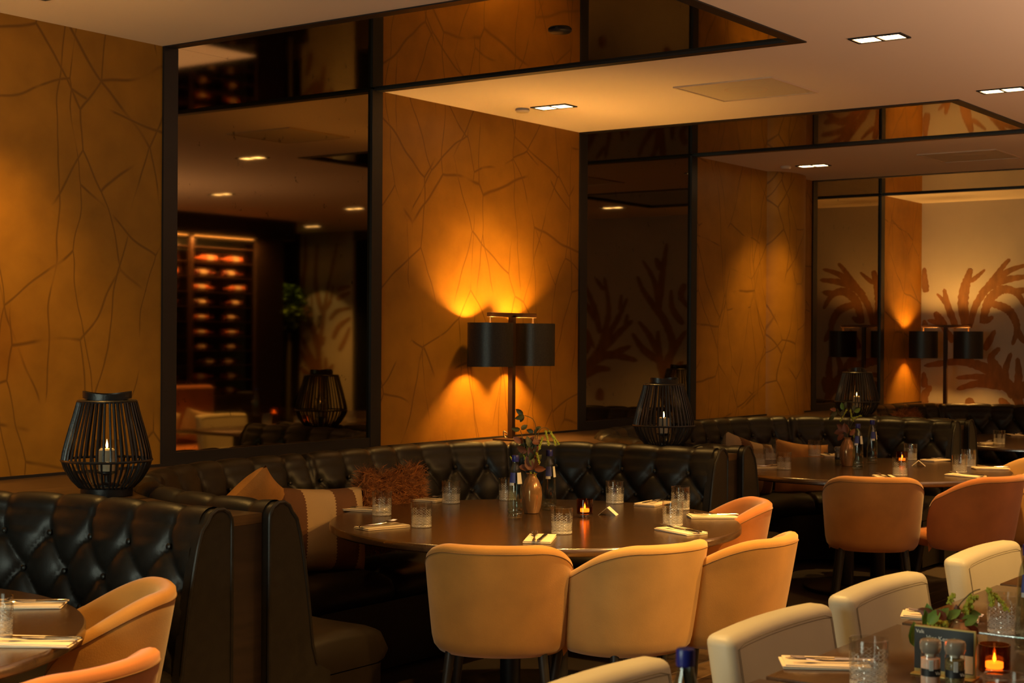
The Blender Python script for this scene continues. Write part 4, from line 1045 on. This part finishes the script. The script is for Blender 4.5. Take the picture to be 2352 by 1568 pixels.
# ------------------------------------------------------------------ cushions
def pillow_mb(w, h, t, n=22, pinch=.10):
    mb = MB()
    def fn(i, j, s):
        x, y = -1 + 2 * i / n, -1 + 2 * j / n
        k = ((1 - x ** 4) * (1 - y ** 4)); k = max(0, k) ** .55
        px = x * (1 - pinch * (1 - abs(y) ** 2) * abs(x) ** 3 * .6); py = y * (1 - pinch * (1 - x * x) * abs(y) ** 3)
        return (px * w / 2, s * t / 2 * k + .006 * sin(7 * x + 3 * y) * k, py * h / 2)
    for s in (-1, 1):
        rows = [[fn(i, j, s) for j in range(n + 1)] for i in range(n + 1)]; mb.loops(rows, False)
    return mb
def cushion(name, label, p, w, h, t, rz, tilt, lean, m):
    o = obj(name, pillow_mb(w, h, t), m, None, p); o.rotation_mode = 'ZYX'
    o.rotation_euler = (lean, tilt, rz)
    return tag(o, label, 'cushion', 'cushions on the booth sofas')
def fluffy(label, p, w, h, t, rz, n=9000):
    o = thing('fleece_cushion', label, 'cushion', p, rz, 'cushions on the booth sofas')
    obj('cushion_body', shift(pillow_mb(w * .9, h * .9, t * .85), lambda x, y, z: (x, y, z * (1 - (.30 * exp(-(x / (w * .13)) ** 2) if z > 0 else 0)))), FLUFF, o)
    mb = MB()
    for _ in range(n):
        x, y = random.uniform(-1, 1), random.uniform(-1, 1); s = random.choice((-1, 1))
        k = max(0, (1 - x ** 4) * (1 - y ** 4)) ** .55
        dip = 1 - .30 * exp(-(x / .28) ** 2) * (y > 0)
        b = Vector((x * w * .45, s * t * .42 * k, y * h * .45 * dip)); nn = Vector((x * .9, s * 1.0 * (k + .2), y * .9 + .15)).normalized()
        d = (nn + Vector((random.uniform(-.9, .9), random.uniform(-.9, .9), random.uniform(-.9, .9)))).normalized()
        L = random.uniform(.014, .026); c = [b]
        for _k in range(3):
            d = (d + Vector((random.uniform(-.75, .75), random.uniform(-.75, .75), random.uniform(-.75, .75)))).normalized(); c.append(c[-1] + d * L)
        sd = (c[-1] - c[0]).orthogonal().normalized() * .0011; i = len(mb.v)
        for q in c[:-1]: mb.v += [tuple(q - sd), tuple(q + sd)]
        mb.v.append(tuple(c[-1])); mb.f += [(i, i + 1, i + 3, i + 2), (i + 2, i + 3, i + 5, i + 4), (i + 4, i + 5, i + 6)]
    f = obj('fleece_pile', mb, FLUFF, o); f['kind'] = 'stuff'
    return o
def on_arm(px, py, h): return at(px, py, h)
cushion('ochre_cushion', 'ochre cotton cushion, its corner peeping above the sofa arm', wp(.10, .46, .75), .44, .44, .13, PHI + .35, radians(45), -.22, GOLDCUSH)
cushion('kilim_cushion', 'striped brown and cream kilim cushion at the end of the middle booth', wp(.41, .56, .66), .58, .42, .22, PHI - .30, -.06, -.20, KILIM)
cushion('kilim_cushion', 'striped kilim cushion half hidden under the second table', wp(1.30 + PER, .56, .66), .58, .42, .20, PHI - .1, .10, -.20, KILIM)
fluffy('shaggy rust fleece cushion leaning on the back of the middle booth', wp(.93, .60, .72), .52, .42, .15, PHI + .1)
cushion('ochre_cushion', 'plain ochre cushion with rounded top behind the second table', wp(1.80 + PER, .74, .625), .46, .40, .16, PHI - .5, .05, -.18, GOLDCUSH)
fluffy('shaggy rust fleece cushion in the booth by the end wall', wp(.62 + 2 * PER, .62, .76), .50, .44, .15, PHI + .1, 5000)
fluffy('rust fleece cushion at the back corner of the far booth', wp(.1 + 2 * PER, .62, .72), .40, .40, .13, PHI + .4, 3000)

# ------------------------------------------------------------------ what the first mirror shows across the room: bottle cabinet, lounge, plant
CBT = thing('bottle_cabinet', 'tall dark glazed cabinet of lying wine bottles, seen in the first mirror', 'cabinet', wp(5.58, 7.0, 0), PHI)
obj('cabinet_body', MB().box(0, 2.36, -.62, -.60, .5, 2.66), CABGLASS, CBT)
obj('cabinet_plinth', MB().box(0, 2.36, -.62, 0, 0, .9), DARKWOOD, CBT)
obj('cornice', rbox(2.62, .72, .22, .02, 2), DARKWOOD, CBT, (1.22, -.30, 2.77))
for x in (0, .98, 1.96): obj('corner_post', MB().box(x - .02, x + (.02 if x < 1.9 else .42), -.05, 0, .9, 2.66), DARKWOOD if x > 1.9 else BRONZE, CBT)
for r in range(11): obj('shelf', MB().box(.02, 1.96, -.5, -.04, .90 + .163 * r - .008, .90 + .163 * r), BRONZE, CBT)
obj('led_strip', MB().box(.02, 1.94, -.06, -.045, 2.640, 2.650), LEDSTRIP, CBT)
a = light('AREA', 'cabinet_light', wp(5.58 + 1.0, 6.90, 2.62), 150, (1, .5, .15), shape='RECTANGLE', size=1.8, size_y=.04)
a.rotation_euler = (-.25, 0, PHI)
bprof = [(.001, 0), (.036, 0), (.039, .01), (.039, .19), (.030, .22), (.0145, .25), (.0135, .30), (.015, .302), (.001, .305)]
WBm = [MB().lathe(bprof, 16).mesh('wine_bottle', m) for m in (GREENBOTTLE, AMBERBOTTLE)]
LBm = MB().lathe([(.0395, .06), (.0395, .15)], 16, caps=(False, False)).mesh('bottle_label', WINELABEL)
ORD = ['lowest', 'second lowest', 'third lowest', 'fourth lowest', 'fifth lowest', 'fifth highest', 'fourth highest', 'third highest', 'second highest', 'topmost']
for r in range(10):
    for xi, x in enumerate((.10, .52, 1.08, 1.50)):
        xx = x + random.uniform(-.03, .03); dirn = random.choice((1, 1, 1, -1)); big = random.random() < .45
        t = obj('wine_bottle', WBm[big], None, None, wp(5.58 + xx + (.30 if dirn < 0 else 0), 7.09, .90 + .163 * r + .040)); t.rotation_euler = (0, pi / 2 * dirn, PHI)
        tag(t, 'wine bottle on the ' + ORD[r] + ' cabinet shelf, ' + ['fourth', 'third', 'second', 'first'][xi] + ' from its corner post', 'wine bottle', 'wine bottles lying in the cabinet')
        obj('bottle_label', LBm, None, t)
SF = thing('lounge_sofa', 'brown lounge sofa with pale cushions, seen in the first mirror', 'sofa', wp(5.75, 6.35, 0), PHI)
obj('sofa_back', rbox(1.5, .16, .62, .04, 3), COGNAC, SF, (0, -.30, .72)); obj('sofa_seat', rbox(1.5, .6, .42, .04, 3), COGNAC, SF, (0, 0, .22))
for i, x in enumerate((-.45, -.1, .35)):
    o = obj('beige_cushion', pillow_mb(.40, .34, .12, 12), CUSHBEIGE, None, wp(5.75 + x, 6.42, .62), (-.2, .1 * i, PHI)); tag(o, 'pale linen cushion on the mirrored lounge sofa, ' + ['at its left end', 'in its middle', 'at its right end'][i], 'cushion', 'pale cushions on the lounge sofa')
TR = thing('potted_tree', 'bushy green potted tree lit against the dark window, in the mirror', 'plant', wp(9.2, 8.13, 0))
obj('pot', MB().lathe([(.16, 0), (.2, .02), (.24, .5), (.22, .5), (.2, .1)], 24), BLACK, TR); obj('trunk', MB().tube([(0, 0, .4), (.03, .02, 1.6)], [.03, .02], 8), STEM, TR)
mb = MB(); lf = leaf_mb(.09, .03)
for _ in range(420):
    v = Vector((random.gauss(0, 1), random.gauss(0, 1), random.gauss(0, 1))).normalized() * random.uniform(.12, .27)
    mb.add(lf, Matrix.Translation((v.x, v.y, 1.95 + v.z * 1.1)) @ Matrix.Rotation(random.random() * 6.3, 4, 'Z') @ Matrix.Rotation(random.uniform(-1, 1), 4, 'Y'))
o = obj('foliage', mb, GREEN, TR); o['kind'] = 'stuff'
light('SPOT', 'plant_spot', wp(9.0, 7.9, 2.85), 60, (1, .75, .3), spot_size=radians(80))
